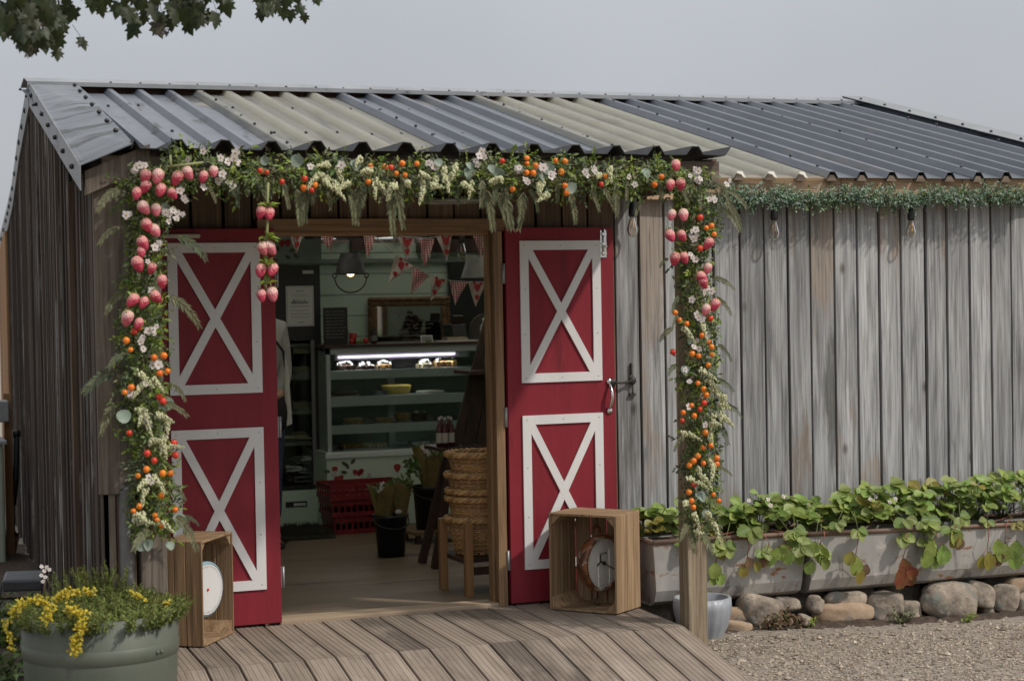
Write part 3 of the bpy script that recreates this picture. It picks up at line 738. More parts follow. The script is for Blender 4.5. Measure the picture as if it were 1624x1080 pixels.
# --- door frame, threshold, floor
B = MB(); B.box(-.06,-.014,.01,.12,.1,1.984); B.box(-.075,-.06,.06,.12,.1,1.964)
P_('door_post', B, M['frame_wood'], bevel=.002)
B = MB(); B.box(-1.235,-1.19,.045,.12,.1,1.984); P_('door_post', B, M['frame_wood'], bevel=.002)
B = MB(); B.box(-1.26,.03,.012,.12,1.985,2.046); B.box(-1.19,-.06,.07,.12,1.965,1.985)
P_('lintel', B, M['lintel_wood'], bevel=.002)
B = MB(); B.box(-1.185,-.02,.022,.16,.06,.118)
P_('threshold', B, M['pale_timber'], bevel=.006)
B = MB(); B.box(-1.68,XR-.06,.16,7.1,.02,.108); B.box(-2.05,-1.68,.16,.6,.02,.108)
P_('shop_floor', B, M['lino'])
# --- red doors
def door(side, lab):
    B = MB(); L_ = .589; xa = 0 if side > 0 else -1.182
    lo, hi = (xa, xa+L_) if side > 0 else (xa-L_, xa)
    B.box(lo, hi, 0, .04, .113, 2.0)
    d = P_('door', B, M['red'], label=lab, bevel=.002)
    def T(x): return xa+side*x
    a, wf, z1, z2, z3, z4 = .0735, .4419, 1.9326, 1.2196, 1.0545, .2791
    fw = .046
    for k, (zt, zb) in enumerate(((z1, z2), (z3, z4))):
        B = MB()
        xl, xr = sorted((T(a), T(a+wf)))
        y0, y1 = -.009, -.0005
        B.box(xl, xr, y0, y1, zt-fw, zt); B.box(xl, xr, y0, y1, zb, zb+fw)
        B.box(xl, xl+fw, y0, y1, zb+fw, zt-fw); B.box(xr-fw, xr, y0, y1, zb+fw, zt-fw)
        # diagonals, cut to butt inside the frame
        ix0, ix1, iz0, iz1 = xl+fw, xr-fw, zb+fw, zt-fw
        W_, H_ = ix1-ix0, iz1-iz0; dl = math.hypot(W_, H_); hx = fw*.88/2*dl/H_; hz = fw*.88/2*dl/W_
        for fl in (0, 1):
            poly = [(ix0, iz0), (ix0+hx, iz0), (ix1, iz1-hz), (ix1, iz1), (ix1-hx, iz1), (ix0, iz0+hz)]
            if fl: poly = [((ix0+ix1)-p[0], p[1]) for p in poly][::-1]
            B.prism(poly, (0, y0-.0004*fl, 0), (1,0,0), (0,0,1), (0, y1-y0, 0))
        for (u, v) in ((.5,.0),(.5,1),(0,.33),(0,.67),(1,.33),(1,.67),(0,0),(1,0),(0,1),(1,1)):
            B.ell((xl+fw/2+(xr-xl-fw)*u, y0-.0004, zb+fw/2+(zt-zb-fw)*v), (.0035,.0008,.0035), 6, 3, 1)
        o = P_('cross_braced_trim', B, [M['white'], M['steel']], d)
    # bow handle
    hxp = T(.555); B = MB()
    pts = [(hxp, -.004-.034*math.sin(PI*t), 1.205-.135*t) for t in [i/10 for i in range(11)]]
    B.tube(pts, [.006+.004*math.sin(PI*i/10) for i in range(11)], 8)
    for zz in (1.212, 1.062): B.lathe([(.0,-.010),(.014,-.009),(.016,-.003),(.016,.0)], (hxp,-.0005,zz), 12, M=Matrix.Rotation(-PI/2,3,'X'))
    P_('handle', B, M['chrome'], d)
    if side > 0:
        B = MB(); bx = T(.535)
        B.box(bx-.017, bx+.017, -.003, -.0004, 1.845, 1.985)
        B.tube([(bx,-.011,1.855),(bx,-.011,1.99)], .006, 8)
        for zz in (1.868, 1.915, 1.965): B.box(bx-.012, bx+.012, -.018, -.003, zz-.007, zz+.007)
        B.tube([(bx,-.012,1.90),(bx+.004,-.035,1.90)], .005, 8)
        P_('bolt', B, M['chrome'], d, bevel=.001)
    else:
        B = MB(); B.box(T(.54)-.0, T(.36), -.022, -.0005, 1.955, 1.975); P_('door_stay', B, M['cream'], d, bevel=.004)
    for zz in (1.77, 1.05, .33):
        B = MB(); hx0 = T(-.012)
        B.tube([(hx0,.006,zz-.05),(hx0,.006,zz+.05)], .0065, 8); B.box(min(hx0,T(-.001)), max(hx0,T(-.001)), .007,.012, zz-.05, zz+.05)
        P_('hinge', B, M['steel'], d)
    return d
door(1, 'right hand red door held open flat against the boards')
door(-1, 'left hand red door held open flat, partly behind flowers')
# cabin hook holding the right door, and its wall plate
B = MB()
B.tube([(.575,-.012,1.205),(.60,-.015,1.205),(.64,.02,1.20),(.70,.03,1.21)], .006, 8); B.ell((.575,-.004,1.205),(.02,.012,.02),10,6); B.ell((.705,.038,1.21),(.022,.015,.022),10,6)
B.box(.69,.722,.036,.05,1.13,1.145); B.box(.698,.706,.038,.05,1.24,1.30); B.tube([(.705,.036,1.14),(.705,.036,1.24)],.003,6)
P_('cabin_hook', B, M['iron'])
# --- interior shell: green plank partition, rail, ceiling beams, panel above the fridge
B = MB(); z = .108
while z < 2.06:
    h = .158; z1 = min(z+h-.006, 2.075)
    B.box(-1.72, 3.3, 4.9+R_(0,.004), 4.93, z, z1); z += h
P_('green_plank_wall', B, M['sage'])
B = MB(); B.box(-1.72,3.3,4.915,4.935,.1,2.07); P_('wall_lining', B, M['sage_dark'])
B = MB(); B.box(-.2,3.3,4.86,4.898,1.925,1.955); P_('picture_rail', B, M['sage_dark'])
B = MB()
for xx, yy in ((-.3,3.0),(.9,3.4),(1.9,3.9)): B.bar((xx-1.0,yy,2.12),(xx+1.2,yy+.8,2.2),.1,.12)
for xx in (.3,.75,1.1): B.bar((xx,2.6,2.11),(xx+.25,4.9,2.16),.07,.12)
B.box(.62,.78,4.84,4.9,2.02,2.16); B.box(1.15,2.2,4.82,4.9,2.0,2.1)
P_('roof_beams', B, M['dark_wood'])
B = MB(); B.box(-1.2,.075,3.72,3.76,1.91,2.5); P_('fridge_header_panel', B, M['sage_dark'])
B = MB()
def berry_art(B, x, y, z, s, red, grn, axis_th=(0,-.003,0)):
    B.prism([(0,-1),(.45,-.5),(.72,.1),(.62,.48),(.28,.66),(-.28,.66),(-.62,.48),(-.72,.1),(-.45,-.5)], (x,y,z), (s,0,0), (0,0,s), axis_th, red)
def leaf_art(B, x, y, z, s, a, grn):
    c_, s_ = math.cos(a), math.sin(a)
    B.prism([(0,0),(.35,.3),(.9,.34),(1.4,0),(.9,-.34),(.35,-.3)], (x,y,z), (s*c_,0,s*s_), (-s*s_,0,s*c_), (0,-.002,0), grn)
for (px, py, s) in ((447,386,.03),(456,385,.03)): p = at(px,py,3.715); B = MB(); berry_art(B, p.x, p.y, p.z, s, 0, 1); P_('painted_strawberry', B, M['fabric_red'])
for (px, py, a) in ((443,398,2.2),(441,412,3.4),(452,405,-.6),(458,400,.5),(466,402,-.9)): p = at(px,py,3.715); B = MB(); leaf_art(B, p.x, p.y, p.z, .035, a, 0); P_('painted_leaf', B, M['g_pine'])
B = MB(); p0, p1 = at(712,445,4.85), at(800,545,4.85); B.box(p0.x, p1.x+.6, 4.84, 4.88, p1.z-.4, 1.92); P_('dark_opening_panel', B, M['black'])  # black panel, its colour standing for the dark of an opening
# junction: outdoor light under the beam
LAMP = thing('porch_lamp', (-.26,-.35,2.08), 'dark round porch lamp half hidden in the top garland', 'lamp')
B = MB(); c = at(717,318,-.45); B.lathe([(.02,.10),(.05,.085),(.135,.02),(.15,.0),(.14,.0)], c, 26)
B.tube([c+Vector((0,.0,.09)), c+Vector((0,0,.2))], .012, 8)
B.build('lamp_shade', M['black'], LAMP)
B = MB(); B.lathe([(.145,-.012),(.155,-.006),(.152,.004),(.14,.004),(.138,-.006),(.145,-.012)], c, 26); B.build('rim', M['zinc_pale'], LAMP)
B = MB(); B.lathe([(0,-.02),(.06,-.015),(.12,0),(.13,.003)], c, 22); B.build('lens', M['ink_grey'], LAMP)

# ================================================================== GARLANDS
GY = -.97
def rdir(bias=(0,-.6,0), s=1):
    while True:
        v = Vector((R_(-1,1), R_(-1,1), R_(-1,1)))
        if .05 < v.length < 1: break
    return (v.normalized()*s+Vector(bias)).normalized()
def blossom(p, n, size, name='blossom', parent=None, petals=5):
    n = Vector(n).normalized(); a = n.orthogonal().normalized(); q0 = R_(0, 6); b = n.cross(a); B = MB()
    for k in range(petals):
        g = q0+2*PI*k/petals; d = a*math.cos(g)+b*math.sin(g); t = n.cross(d)
        L_ = size*R_(.85,1.1); w_ = L_*(.9 if petals == 5 else .5)
        P = [p, p+d*L_*.55+t*w_/2+n*L_*.22, p+d*L_+t*w_*.25+n*L_*.2, p+d*L_+n*L_*.1-t*w_*.25, p+d*L_*.55-t*w_/2+n*L_*.22]
        B.add(P, [(0,1,2,3,4)], 0, True)
    B.ell(p+n*size*.12, (size*.24,)*3, 7, 5, 1)
    return B.build(name, [M['petal'], M['petal_c']], parent)
def strawberry(px, py, s, parent, pale=False, Y=GY-.12, name='strawberry'):
    p = at(px, py, Y); B = MB()
    M_ = (Matrix.Rotation(R_(-.8,.8),3,'Y') @ Matrix.Rotation(R_(-.7,.3),3,'X'))
    prof = [(0,-1),(.35,-.86),(.66,-.5),(.88,-.05),(.95,.3),(.82,.68),(.5,.9),(0,.97)]
    B.lathe([(r*s*.8, z*s*1.06) for r, z in prof], p, 14, 0, M_)
    o = B.build(name, M['strawb_pale'] if pale else M['strawb'], parent)
    C = MB(); top = p+M_ @ Vector((0,0,s*.9))
    for k in range(5):
        g = k*1.257+R_(-.2,.2); d = M_ @ Vector((math.cos(g), math.sin(g), -.25+R_(-.1,.5)))
        C.leaf(top, d, M_ @ Vector((0,0,1)), s*R_(.6,.95), s*.5, 0)
    C.tube([top, top+Vector((R_(-.01,.01),.03,s*.7))], s*.07, 5, 1)
    C.build('calyx', [M['g_fresh'], M['stem_g']], o)
    return o
def berry(px, py, s, parent, red=False, Y=GY-.11):
    p = at(px, py, Y); B = MB(); M_ = Matrix.Rotation(R_(-.6,.6),3,'Y') @ Matrix.Rotation(R_(-.6,.6),3,'X')
    B.lathe([(0,-1.05*s),(.5*s,-.85*s),(.93*s,-.2*s),(.9*s,.35*s),(.5*s,.8*s),(0,.85*s)], p, 10, 0, M_)
    for k in range(4):
        g = k*1.57+R_(0,1); B.leaf(p+M_ @ Vector((0,0,s*.8)), M_ @ Vector((math.cos(g),math.sin(g),-.1)), M_ @ Vector((0,0,1)), s*1.1, s*.5, 1)
    return B.build('berry', [M['redberry'] if red else M['orange'], M['g_fresh']], parent)
def frond(p, d, L_, parent, drop=.5, ma='g_olive', name='frond'):
    """drooping feathery frond with narrow leaflets"""
    p = Vector(p); d = Vector(d).normalized(); B = MB(); pts = [p.copy()]; n = 11; q = p.copy()
    for i in range(n):
        d = (d+Vector((R_(-.06,.06),R_(-.05,.05),-drop*.16))).normalized(); q = q+d*L_/n; pts.append(q.copy())
    B.tube(pts, [.0028*(1-.8*i/n) for i in range(n+1)], 4, 1)
    side = d.cross(Vector((0,-1,.2))).normalized() if abs(d.y) < .95 else Vector((1,0,0))
    for i in range(1, n+1):
        t = (pts[i]-pts[i-1]).normalized(); ll = L_*.30*(1-.55*i/n)*R_(.8,1.15)
        for s_ in (-1, 1):
            for o in (0, .5):
                B.leaf(pts[i-1]+(pts[i]-pts[i-1])*o, side*s_*.55+t*.85+Vector((0,R_(-.25,.1),R_(-.15,.05))), (0,-1,.3), ll, ll*.17, 0, .12)
    return B.build(name, [M[ma], M['twig']], parent)
def spray(p, d, L_, parent):
    """cream green flower spike"""
    p = Vector(p); d = Vector(d).normalized(); B = MB(); n = 9; q = p.copy(); pts = [q.copy()]
    for i in range(n):
        d = (d+Vector((R_(-.1,.1),R_(-.08,.08),-.06))).normalized(); q = q+d*L_/n; pts.append(q.copy())
    B.tube(pts, .002, 4, 1)
    for i in range(1, n+1):
        for k in range(7):
            v = rdir((0,-.3,0)); rr = .008*(1.15-.8*i/n)
            B.ell(pts[i]+v*.011*(1.2-.8*i/n), (rr*.7,rr*.7,rr), 5, 4, 0)
    return B.build('cream_spray', [M['g_cream'], M['stem_g']], parent)
def gum_leaf(px, py, r, parent, Y=GY-.10):
    p = at(px, py, Y); B = MB(); n_ = Vector((R_(-.5,.5),-1,R_(-.3,.6))).normalized(); a = n_.orthogonal().normalized(); b_ = n_.cross(a)
    ring = [p+(a*math.cos(g)+b_*math.sin(g))*r*(1+.06*math.sin(3*g))+n_*(.25*r*math.cos(2*g)) for g in [2*PI*k/12 for k in range(12)]]
    B.add([p-n_*.1*r]+ring, [(0,1+k,1+(k+1)%12) for k in range(12)], 0, True)
    return B.build('eucalyptus_leaf', M['g_grey'], parent)
def foliage(path, wid, dens, parent, mats=('g_pine','g_mid','g_fresh','g_olive'), wts=(4,4,3,4), ls=(.022,.05), dep=.09, Y=GY, name='foliage', hang=.25):
    """bed of small leaves and twigs along a pixel path (px, py)"""
    pts = [at(a, c, Y) for a, c in path]; B = MB(); tot = 0
    segs = list(zip(pts[:-1], pts[1:], wid[:-1], wid[1:]))
    for p, q, w0, w1 in segs:
        L_ = (q-p).length; t = (q-p).normalized(); side = t.cross(Vector((0,-1,0))).normalized()
        for _ in range(int(L_*dens)):
            u = random.random(); w_ = w0+(w1-w0)*u
            th = R_(0, 2*PI); rr = math.sqrt(random.random())
            c = p+(q-p)*u+side*math.cos(th)*rr*w_*R_(.7,1.1)+Vector((0,-1,0))*(math.sin(th)*rr*dep-.02)
            kind = random.choices(range(len(mats)), wts)[0]
            # a sprig: short twig with several leaves
            d = (side*math.cos(th)*.8+Vector((0,-.5-.5*random.random(),-hang))+rdir((0,0,0),.7)).normalized()
            k = random.randint(4, 7); l0 = R_(*ls)
            for j in range(k):
                bp = c+d*l0*.45*j
                B.leaf(bp, d*.7+rdir((0,-.2,0),.8), (R_(-.4,.4),-1,.6), l0*R_(.7,1.15), l0*R_(.3,.5), kind, .2)
    # the wire and bound stems the sprigs grow on
    B.tube([q+Vector((0,.03,0)) for q in pts], .010, 6, len(mats))
    return B.build(name, [M[m] for m in mats]+[M['twig']], parent)
Z = lambda ox, oy, k, L_: [(ox+x/k, oy+y/k) for x, y in L_]

# ---- left column
GL = thing('flower_garland', (-1.97,-.95,.35), 'tall flower garland wound down the left porch post with pink strawberries and orange berries', 'garland', 'artificial flower garlands on the porch')
foliage([(222,268),(235,300),(230,380),(226,470),(228,560),(222,640),(236,700),(243,780),(240,850)], [.10,.095,.065,.065,.08,.085,.08,.08,.07], 860, GL, wts=(3,4,5,3), ls=(.016,.034))
SBL = Z(130,240,3.6,[(362,145),(432,145),(541,155),(605,127),(692,148),(752,118),(360,205),(312,243),(448,224),(516,243),(355,325),(423,338),(373,425),(417,455),(350,525),(340,575),(320,645),(397,670),(457,745),(423,832),(289,852),(351,865),(258,955),(322,985)])
for i, (px, py) in enumerate(SBL): strawberry(px, py, R_(.025,.034), GL, pale=i in (1,3,5,10,11,13,22))
for x, y, r in [(200,57,0),(219,98,0),(369,125,0),(325,133,0),(386,195,0),(350,204,0),(222,268,0),(193,290,0),(348,310,1),(365,330,1),(214,473,1),(294,565,1),(326,597,1),(414,518,1),(420,573,1),(291,637,0),(252,667,0),(364,655,0),(400,656,0),(357,755,0),(260,803,0),(232,825,0),(420,818,0),(329,845,0),(337,865,0),(359,888,0),(235,15,1),(258,2,1)]:
    berry(130+x/2.843, 520+y/2.843, R_(.012,.0165), GL, r)
for x, y in Z(130,240,3.6,[(310,95),(330,80),(360,80),(300,110),(250,365),(270,360),(480,350),(500,365),(545,355),(520,340),(495,400),(540,385),(575,360),(430,540),(440,525),(415,550),(398,795),(375,630),(560,225),(590,280),(580,265),(425,1000),(410,1040)])+Z(130,520,2.843,[(275,40),(300,15),(265,60),(275,95),(320,10),(330,150),(345,165),(320,170),(215,295),(225,300),(290,410),(300,440),(285,250),(300,675),(310,690),(240,860),(255,875)]):
    p = at(x, y, GY-.10+R_(-.02,.01)); blossom(p, (R_(-.5,.5),-1,R_(-.2,.6)), R_(.012,.019), parent=GL, petals=random.choice((5,5,9)))
for x, y, dx, L_ in [(190,300,-1,.22),(165,355,-1.2,.16),(190,360,-1,.2),(195,420,-.8,.2),(200,460,-.7,.22),(192,540,-.6,.24),(180,590,-.5,.26),(190,620,-.6,.28),(180,640,-.4,.22),(270,360,1,.18),(280,375,1,.2),(262,440,1,.2),(270,470,.9,.22),(268,520,.8,.18),(275,610,.8,.14),(285,740,1,.12),(270,770,.8,.12),(262,800,.5,.2),(275,815,.4,.26),(258,830,.1,.22),(240,840,-.3,.2),(215,845,-.7,.12),(290,818,1.2,.1),(210,690,-.6,.2),(205,560,-.5,.22),(250,560,.3,.2),(255,640,.5,.18),(215,330,-.6,.2)][::2]:
    frond(at(x, y, GY-R_(.0,.1)), (dx,-.35,R_(-.5,.3)), L_*R_(.6,.85), GL, .7, random.choice(('g_olive','g_pine','g_olive')))
for x, y in Z(130,520,2.843,[(270,260),(245,365),(262,390),(285,370),(330,395),(375,480),(350,500),(300,520),(290,690),(315,670),(290,720),(240,850),(230,870),(355,545)])+[(215,590),(240,600),(265,665),(225,815),(250,825)]:
    spray(at(x, y, GY-.1), (R_(-.6,.6),-.3,R_(-1,.3)), R_(.06,.11), GL)
for x, y, r in [(264,640,.03),(225,862,.03),(236,864,.025),(285,825,.03),(196,660,.03),(262,330,.02),(270,865,.02)]: gum_leaf(x, y, r, GL)
# ---- top swag
GT = thing('flower_garland', (-.6,-.95,2.05), 'long leafy flower garland along the porch beam with orange berries and cream sprays', 'garland', 'artificial flower garlands on the porch')
foliage([(255,262),(330,272),(400,276),(470,272),(540,278),(620,280),(700,280),(780,278),(860,275),(940,280),(1020,282),(1085,280)], [.075,.07,.07,.07,.065,.07,.07,.075,.08,.07,.07,.075], 620, GT, wts=(3,5,5,4), ls=(.016,.035))
for x, y, r in [(40,620,1),(75,628,1),(153,677,1),(270,660,1),(265,708,0),(322,693,0),(305,720,1),(610,597,0),(685,600,0),(715,604,1),(742,634,0),(787,642,0),(773,583,0),(597,677,0),(848,585,0),(1287,570,1),(1415,557,0),(1415,583,0),(1460,594,0),(1413,630,0),(1447,632,0),(1340,715,0),(1563,567,0),(1610,570,0),(1593,630,0),(1610,697,0),(1618,735,0)]:
    berry(400+x/3.248, 80+y/3.248, R_(.012,.016), GT, r)
for x, y, r in [(410,508,0),(475,513,0),(448,575,0),(730,608,0),(704,660,1),(472,668,0),(1092,610,0),(1047,660,0)]: berry(780+x/4.06, 130+y/4.06, R_(.012,.016), GT, r)
for x, y in Z(130,240,3.6,[(605,45),(790,40),(830,60),(870,40),(880,65),(875,10),(690,205),(800,150),(840,180),(860,195),(780,170),(800,130),(690,0)])+Z(400,80,3.248,[(910,580),(940,600),(300,600),(460,590),(1180,520),(1170,545),(1195,550),(1150,570),(1160,590),(1375,605),(1410,670),(1420,680),(1500,605),(1490,600),(1545,610),(1550,640),(1540,650)])+Z(780,130,4.06,[(320,555),(330,570),(380,590),(395,600),(600,580),(610,600),(655,560),(665,580),(920,660),(880,610),(170,560),(180,555),(215,630),(225,640)]):
    p = at(x, y, GY-.10+R_(-.02,.01)); blossom(p, (R_(-.5,.5),-1,R_(-.2,.6)), R_(.014,.021), parent=GT)
for x in list(range(330, 1080, 24)):
    y = 290+R_(-12,10); frond(at(x+R_(-8,8), y, GY-R_(0,.1)), (R_(-.7,.7),-.35,-1), R_(.06,.13), GT, .4, random.choice(('g_olive','g_olive','g_pine')))
for x, y, L_ in [(470,300,.22),(485,300,.2),(560,302,.2),(572,300,.22),(620,305,.26),(628,300,.24),(770,300,.26),(790,305,.24),(800,300,.26),(830,305,.24),(905,305,.2),(980,300,.18),(450,290,.16)]:
    frond(at(x, y, GY-.06), (R_(-.3,.3),-.2,-1), L_*.72, GT, .3, 'g_olive')
for x, y in Z(400,80,3.248,[(400,590),(440,600),(410,700),(430,680),(350,650),(340,640),(370,670),(500,680),(560,560),(610,620),(630,660),(650,690),(720,690),(740,700),(800,690),(860,640),(880,680),(880,720),(950,660),(1000,660),(1050,590),(1040,640),(1080,690),(1130,680),(920,700),(990,610),(1480,680),(1530,740)])+Z(780,130,4.06,[(20,650),(60,640),(760,550),(690,600),(330,640)]):
    spray(at(x, y, GY-R_(.08,.12)), (R_(-.6,.6),-.3,R_(-1,.2)), R_(.05,.1), GT)
for x, y, r in Z(400,80,3.248,[]) or [(471,255,.028),(744,275,.026),(791,275,.026),(780,268,.02),(564,262,.025),(420,255,.02),(870,268,.028),(905,298,.028),(1025,275,.025),(695,258,.02),(860,280,.024),(745,263,.018)]: gum_leaf(x, y, r, GT)
B = MB(); B.tube([at(262,265,GY-.1), at(290,262,GY-.13), at(322,258,GY-.12)], .005, 6); B.tube([at(270,247,GY-.1), at(271,262,GY-.12)], .005, 6); B.build('stem', M['stem_g'], GT)
# ---- right column
GRt = thing('flower_garland', (.6,-.95,.45), 'flower garland hanging down the right porch post ending above the trough', 'garland', 'artificial flower garlands on the porch')
foliage([(1095,272),(1105,300),(1112,350),(1100,400),(1105,460),(1110,520),(1108,590),(1112,650),(1112,720),(1115,780),(1112,835)], [.095,.09,.07,.055,.06,.065,.065,.07,.075,.075,.06], 760, GRt, wts=(4,4,5,3), ls=(.016,.034))
for i, (x, y) in enumerate(Z(780,340,3,[(855,5),(912,5),(850,103),(905,103),(870,213),(915,207),(1030,140),(1027,258),(1000,300),(1008,325),(1018,455),(1060,432)])+[(1072,263),(1079.6,292.7),(1063,294)]):
    strawberry(x, y, R_(.026,.032), GRt, pale=i in (0,1,7,10))
for x, y, r in [(990,15,1),(1045,55,0),(1020,65,0),(1057,95,0),(990,162,1),(872,467,0),(893,502,0),(927,520,0),(1000,575,0),(1030,605,0),(1045,630,0),(952,662,0),(983,673,0),(1047,668,0),(1030,717,0),(862,655,1),(980,803,0),(1008,830,0),(1020,858,0),(950,908,0),(990,927,1),(1010,897,1),(910,942,0),(963,958,0),(905,980,1),(1017,1037,0),(1040,495,1)]:
    berry(780+x/3, 340+y/3, R_(.012,.0165), GRt, r)
for x, y, r in [(913,15,0),(938,70,0),(905,80,0),(963,125,0),(882,117,0),(864,137,0),(906,147,0),(845,157,0),(962,150,0),(866,238,1),(844,270,0),(948,280,0),(972,307,0),(855,307,0),(863,335,0)]:
    berry(780+x/2.7, 680+y/2.7, R_(.012,.0165), GRt, r)
for x, y in Z(780,340,3,[(950,80),(970,75),(945,105),(975,100),(960,115),(955,205),(970,215),(945,190),(1005,355),(1045,365),(1010,375),(1025,350),(950,405),(985,490),(1000,500),(975,475),(960,630),(985,640),(975,600),(940,795),(920,740),(935,915),(1015,1000)])+Z(1050,220,8.12,[(430,390),(470,420),(440,440),(360,480),(450,520),(490,520),(470,550),(660,770),(610,780),(680,790),(830,590),(870,540)]):
    blossom(at(x, y, GY-.10+R_(-.02,.01)), (R_(-.5,.5),-1,R_(-.2,.6)), R_(.012,.019), parent=GRt, petals=random.choice((5,5,9)))
for x, y, dx, L_ in [(1135,290,.8,.2),(1145,300,.5,.2),(1150,320,.3,.2),(1140,330,.2,.22),(1060,410,-1,.1),(1130,440,.8,.16),(1135,470,.7,.16),(1138,545,.6,.14),(1075,500,-.8,.1),(1068,520,-1,.14),(1075,580,-.4,.16),(1130,660,.6,.2),(1140,640,.5,.18),(1085,690,-1,.13),(1135,740,1,.12),(1120,700,.4,.18),(1090,830,-.3,.16),(1110,840,.1,.18),(1130,830,.5,.16),(1100,850,-.2,.16),(1075,470,-.6,.12),(1120,600,.4,.2),(1015,320,-.4,.12)]:
    frond(at(x, y, GY-R_(0,.1)), (dx,-.35,R_(-.6,.2)), L_*.75, GRt, .7, random.choice(('g_olive','g_pine','g_olive')))
for x, y in Z(780,340,3,[(1000,520),(1020,790),(1040,820),(1080,900),(1100,910),(1060,940),(1110,880),(1040,1000),(1030,1040),(1090,960),(900,1040),(985,740),(910,540)])+Z(780,680,2.7,[(940,130),(950,150),(830,210),(830,320),(860,360),(870,440),(930,380),(945,400),(900,200),(880,160)]):
    spray(at(x, y, GY-.1), (R_(-.4,.8),-.3,R_(-1,.3)), R_(.06,.12), GRt)
for x, y, r in [(1087,587,.022),(1112,787,.028),(1122,815,.026),(1105,770,.022),(1095,540,.02)]: gum_leaf(x, y, r, GRt)
# ---- hanging strings of strawberries
def hanging(name, pts, pairs, lab, pxs):
    T = thing(name, at(*pts[-1], GY-.1), lab, 'garland')
    B = MB(); B.tube([at(x, y, GY-.1) for x, y in pts], .006, 6); B.build('cord', M['stem_g'], T)
    for i, (x, y) in enumerate(pairs): strawberry(x, y, R_(.027,.033), T, pale=i in (2,3,7))
    B = MB()
    for x, y in pxs:
        for k in range(6):
            p = at(x, y, GY-.12); d = Vector((R_(-1,1), R_(-.7,.1), R_(-.2,.6))); B.leaf(p, d, (0,-.5,1), R_(.035,.06), .026, 0)
    B.build('leaves', M['g_fresh'], T)
hanging('strawberry_string', [(425,290),(424,320),(424,350),(423,380),(422,420),(420,450),(424,465)],
        Z(130,240,3.6,[(1022,350),(1068,358),(1033,557),(1076,555),(1020,682),(1085,678),(1025,825),(1088,818)]),
        'hanging string of pink strawberries before the left door', [(425,328),(424,378),(424,418),(424,450)])
# ---- narrow box garland along the fascia
GB = thing('leaf_garland', (2.2,-.0,2.1), 'thin green box leaf garland running along the top of the grey wall', 'garland')
BP = [(1150,307),(1175,310),(1210,317),(1245,312),(1285,319),(1330,311),(1370,311),(1410,316),(1460,315),(1500,308),(1530,313),(1560,308),(1600,311),(1640,313)]
foliage(BP, [.030]*len(BP), 900, GB, mats=('g_box','g_mid','g_grey'), wts=(8,2,3), ls=(.013,.025), dep=.045, Y=-.06, hang=.05)

# ================================================================== HANGING BULBS ON THE WALL
def hang_bulb(p, lab, L_=.09, glassm=None, s=1, cat='light bulb', group='hanging festoon bulbs'):
    T = thing('hanging_bulb', p, lab, cat, group); p = Vector(p)
    B = MB(); B.tube([p+Vector((0,0,L_+.12*s)), p+Vector((.003,-.002,L_*.6+.1*s)), p+Vector((0,0,.085*s))], .0035, 6); B.build('cord', M['black'], T)
    B = MB(); B.lathe([(.006*s,.13*s),(.012*s,.115*s),(.018*s,.095*s),(.02*s,.06*s),(.017*s,.045*s),(.0,.045*s)], p, 12); B.build('socket', M['black'], T)
    B = MB(); B.lathe([(.012*s,.045*s),(.016*s,.03*s),(.026*s,.0),(.030*s,-.022*s),(.024*s,-.046*s),(.010*s,-.058*s),(0,-.06*s)], p, 14); B.build('glass_bulb', M['bulb'], T)
    B = MB(); B.tube([p+Vector((-.006*s,0,.04*s)), p+Vector((-.009*s,0,-.02*s)), p+Vector((.0,0,.01*s)), p+Vector((.009*s,0,-.02*s)), p+Vector((.006*s,0,.04*s))], .0012*s, 4); B.build('filament', M['filament'], T)
    return T
hang_bulb(at(1003,358,-.02), 'clear bulb hanging between the right red door and the right post')
hang_bulb(at(1228,363,-.02), 'clear bulb hanging under the box garland nearer the right porch post')
hang_bulb(at(1445,363,-.02), 'clear bulb hanging under the box garland near the right end of the wall')

# ================================================================== TROUGHS, STONES, POT
def trough(x0, x1, h0, h1, zb, lab, endL):
    T = thing('trough', ((x0+x1)/2,-.2,zb), lab, 'planter', 'galvanised troughs along the grey wall')
    yf, yb, n = -.36, .02, 9; B = MB()
    # section: rounded bottom, walls leaning out
    sec = [(yf, 1.0), (yf+.012, .25), (yf+.035, .08), (yf+.09, 0), (yb-.09, 0), (yb-.035, .08), (yb-.012, .25), (yb, 1.0)]
    xsn = [x0, x0+.02, x0+.05]+[x0+.05+(x1-x0-.1)*k/12 for k in range(1, 12)]+[x1-.05, x1-.02, x1]
    vs = []
    for i, x in enumerate(xsn):
        h = h0+(h1-h0)*(x-x0)/(x1-x0); ins = .018*(i in (0, len(xsn)-1)) 
        for (y, t) in sec: vs.append((x+ (0 if 0 < i < len(xsn)-1 else (1 if i == 0 else -1)*.03*(1-t)), y+(ins if y < -.2 else -ins)*0+R_(-.002,.002), zb+t*h+(ins*.6 if t < .1 else 0)))
    k = len(sec)
    fs = [(i*k+j+1, i*k+j, (i+1)*k+j, (i+1)*k+j+1) for i in range(len(xsn)-1) for j in range(k-1)]
    fs += [tuple(range(k)), tuple(range(len(vs)-1, len(vs)-k-1, -1))]
    B.add(vs, fs, 0, False)
    B.build('body', M['trough'], T, bevel=.006)
    B = MB()
    rim = [(x0,yf,zb+h0),(x1,yf,zb+h1),(x1,yb,zb+h1),(x0,yb,zb+h0),(x0,yf,zb+h0)]
    B.tube(rim, .013, 10); B.build('rolled_rim', M['trough_rust'], T)
    B = MB(); B.box(x0+.02, x1-.02, yf+.02, yb-.02, zb+min(h0,h1)-.06, zb+min(h0,h1)-.02); B.build('compost', M['soil'], T)
    return T
xj = at(1281,900,-.36).x
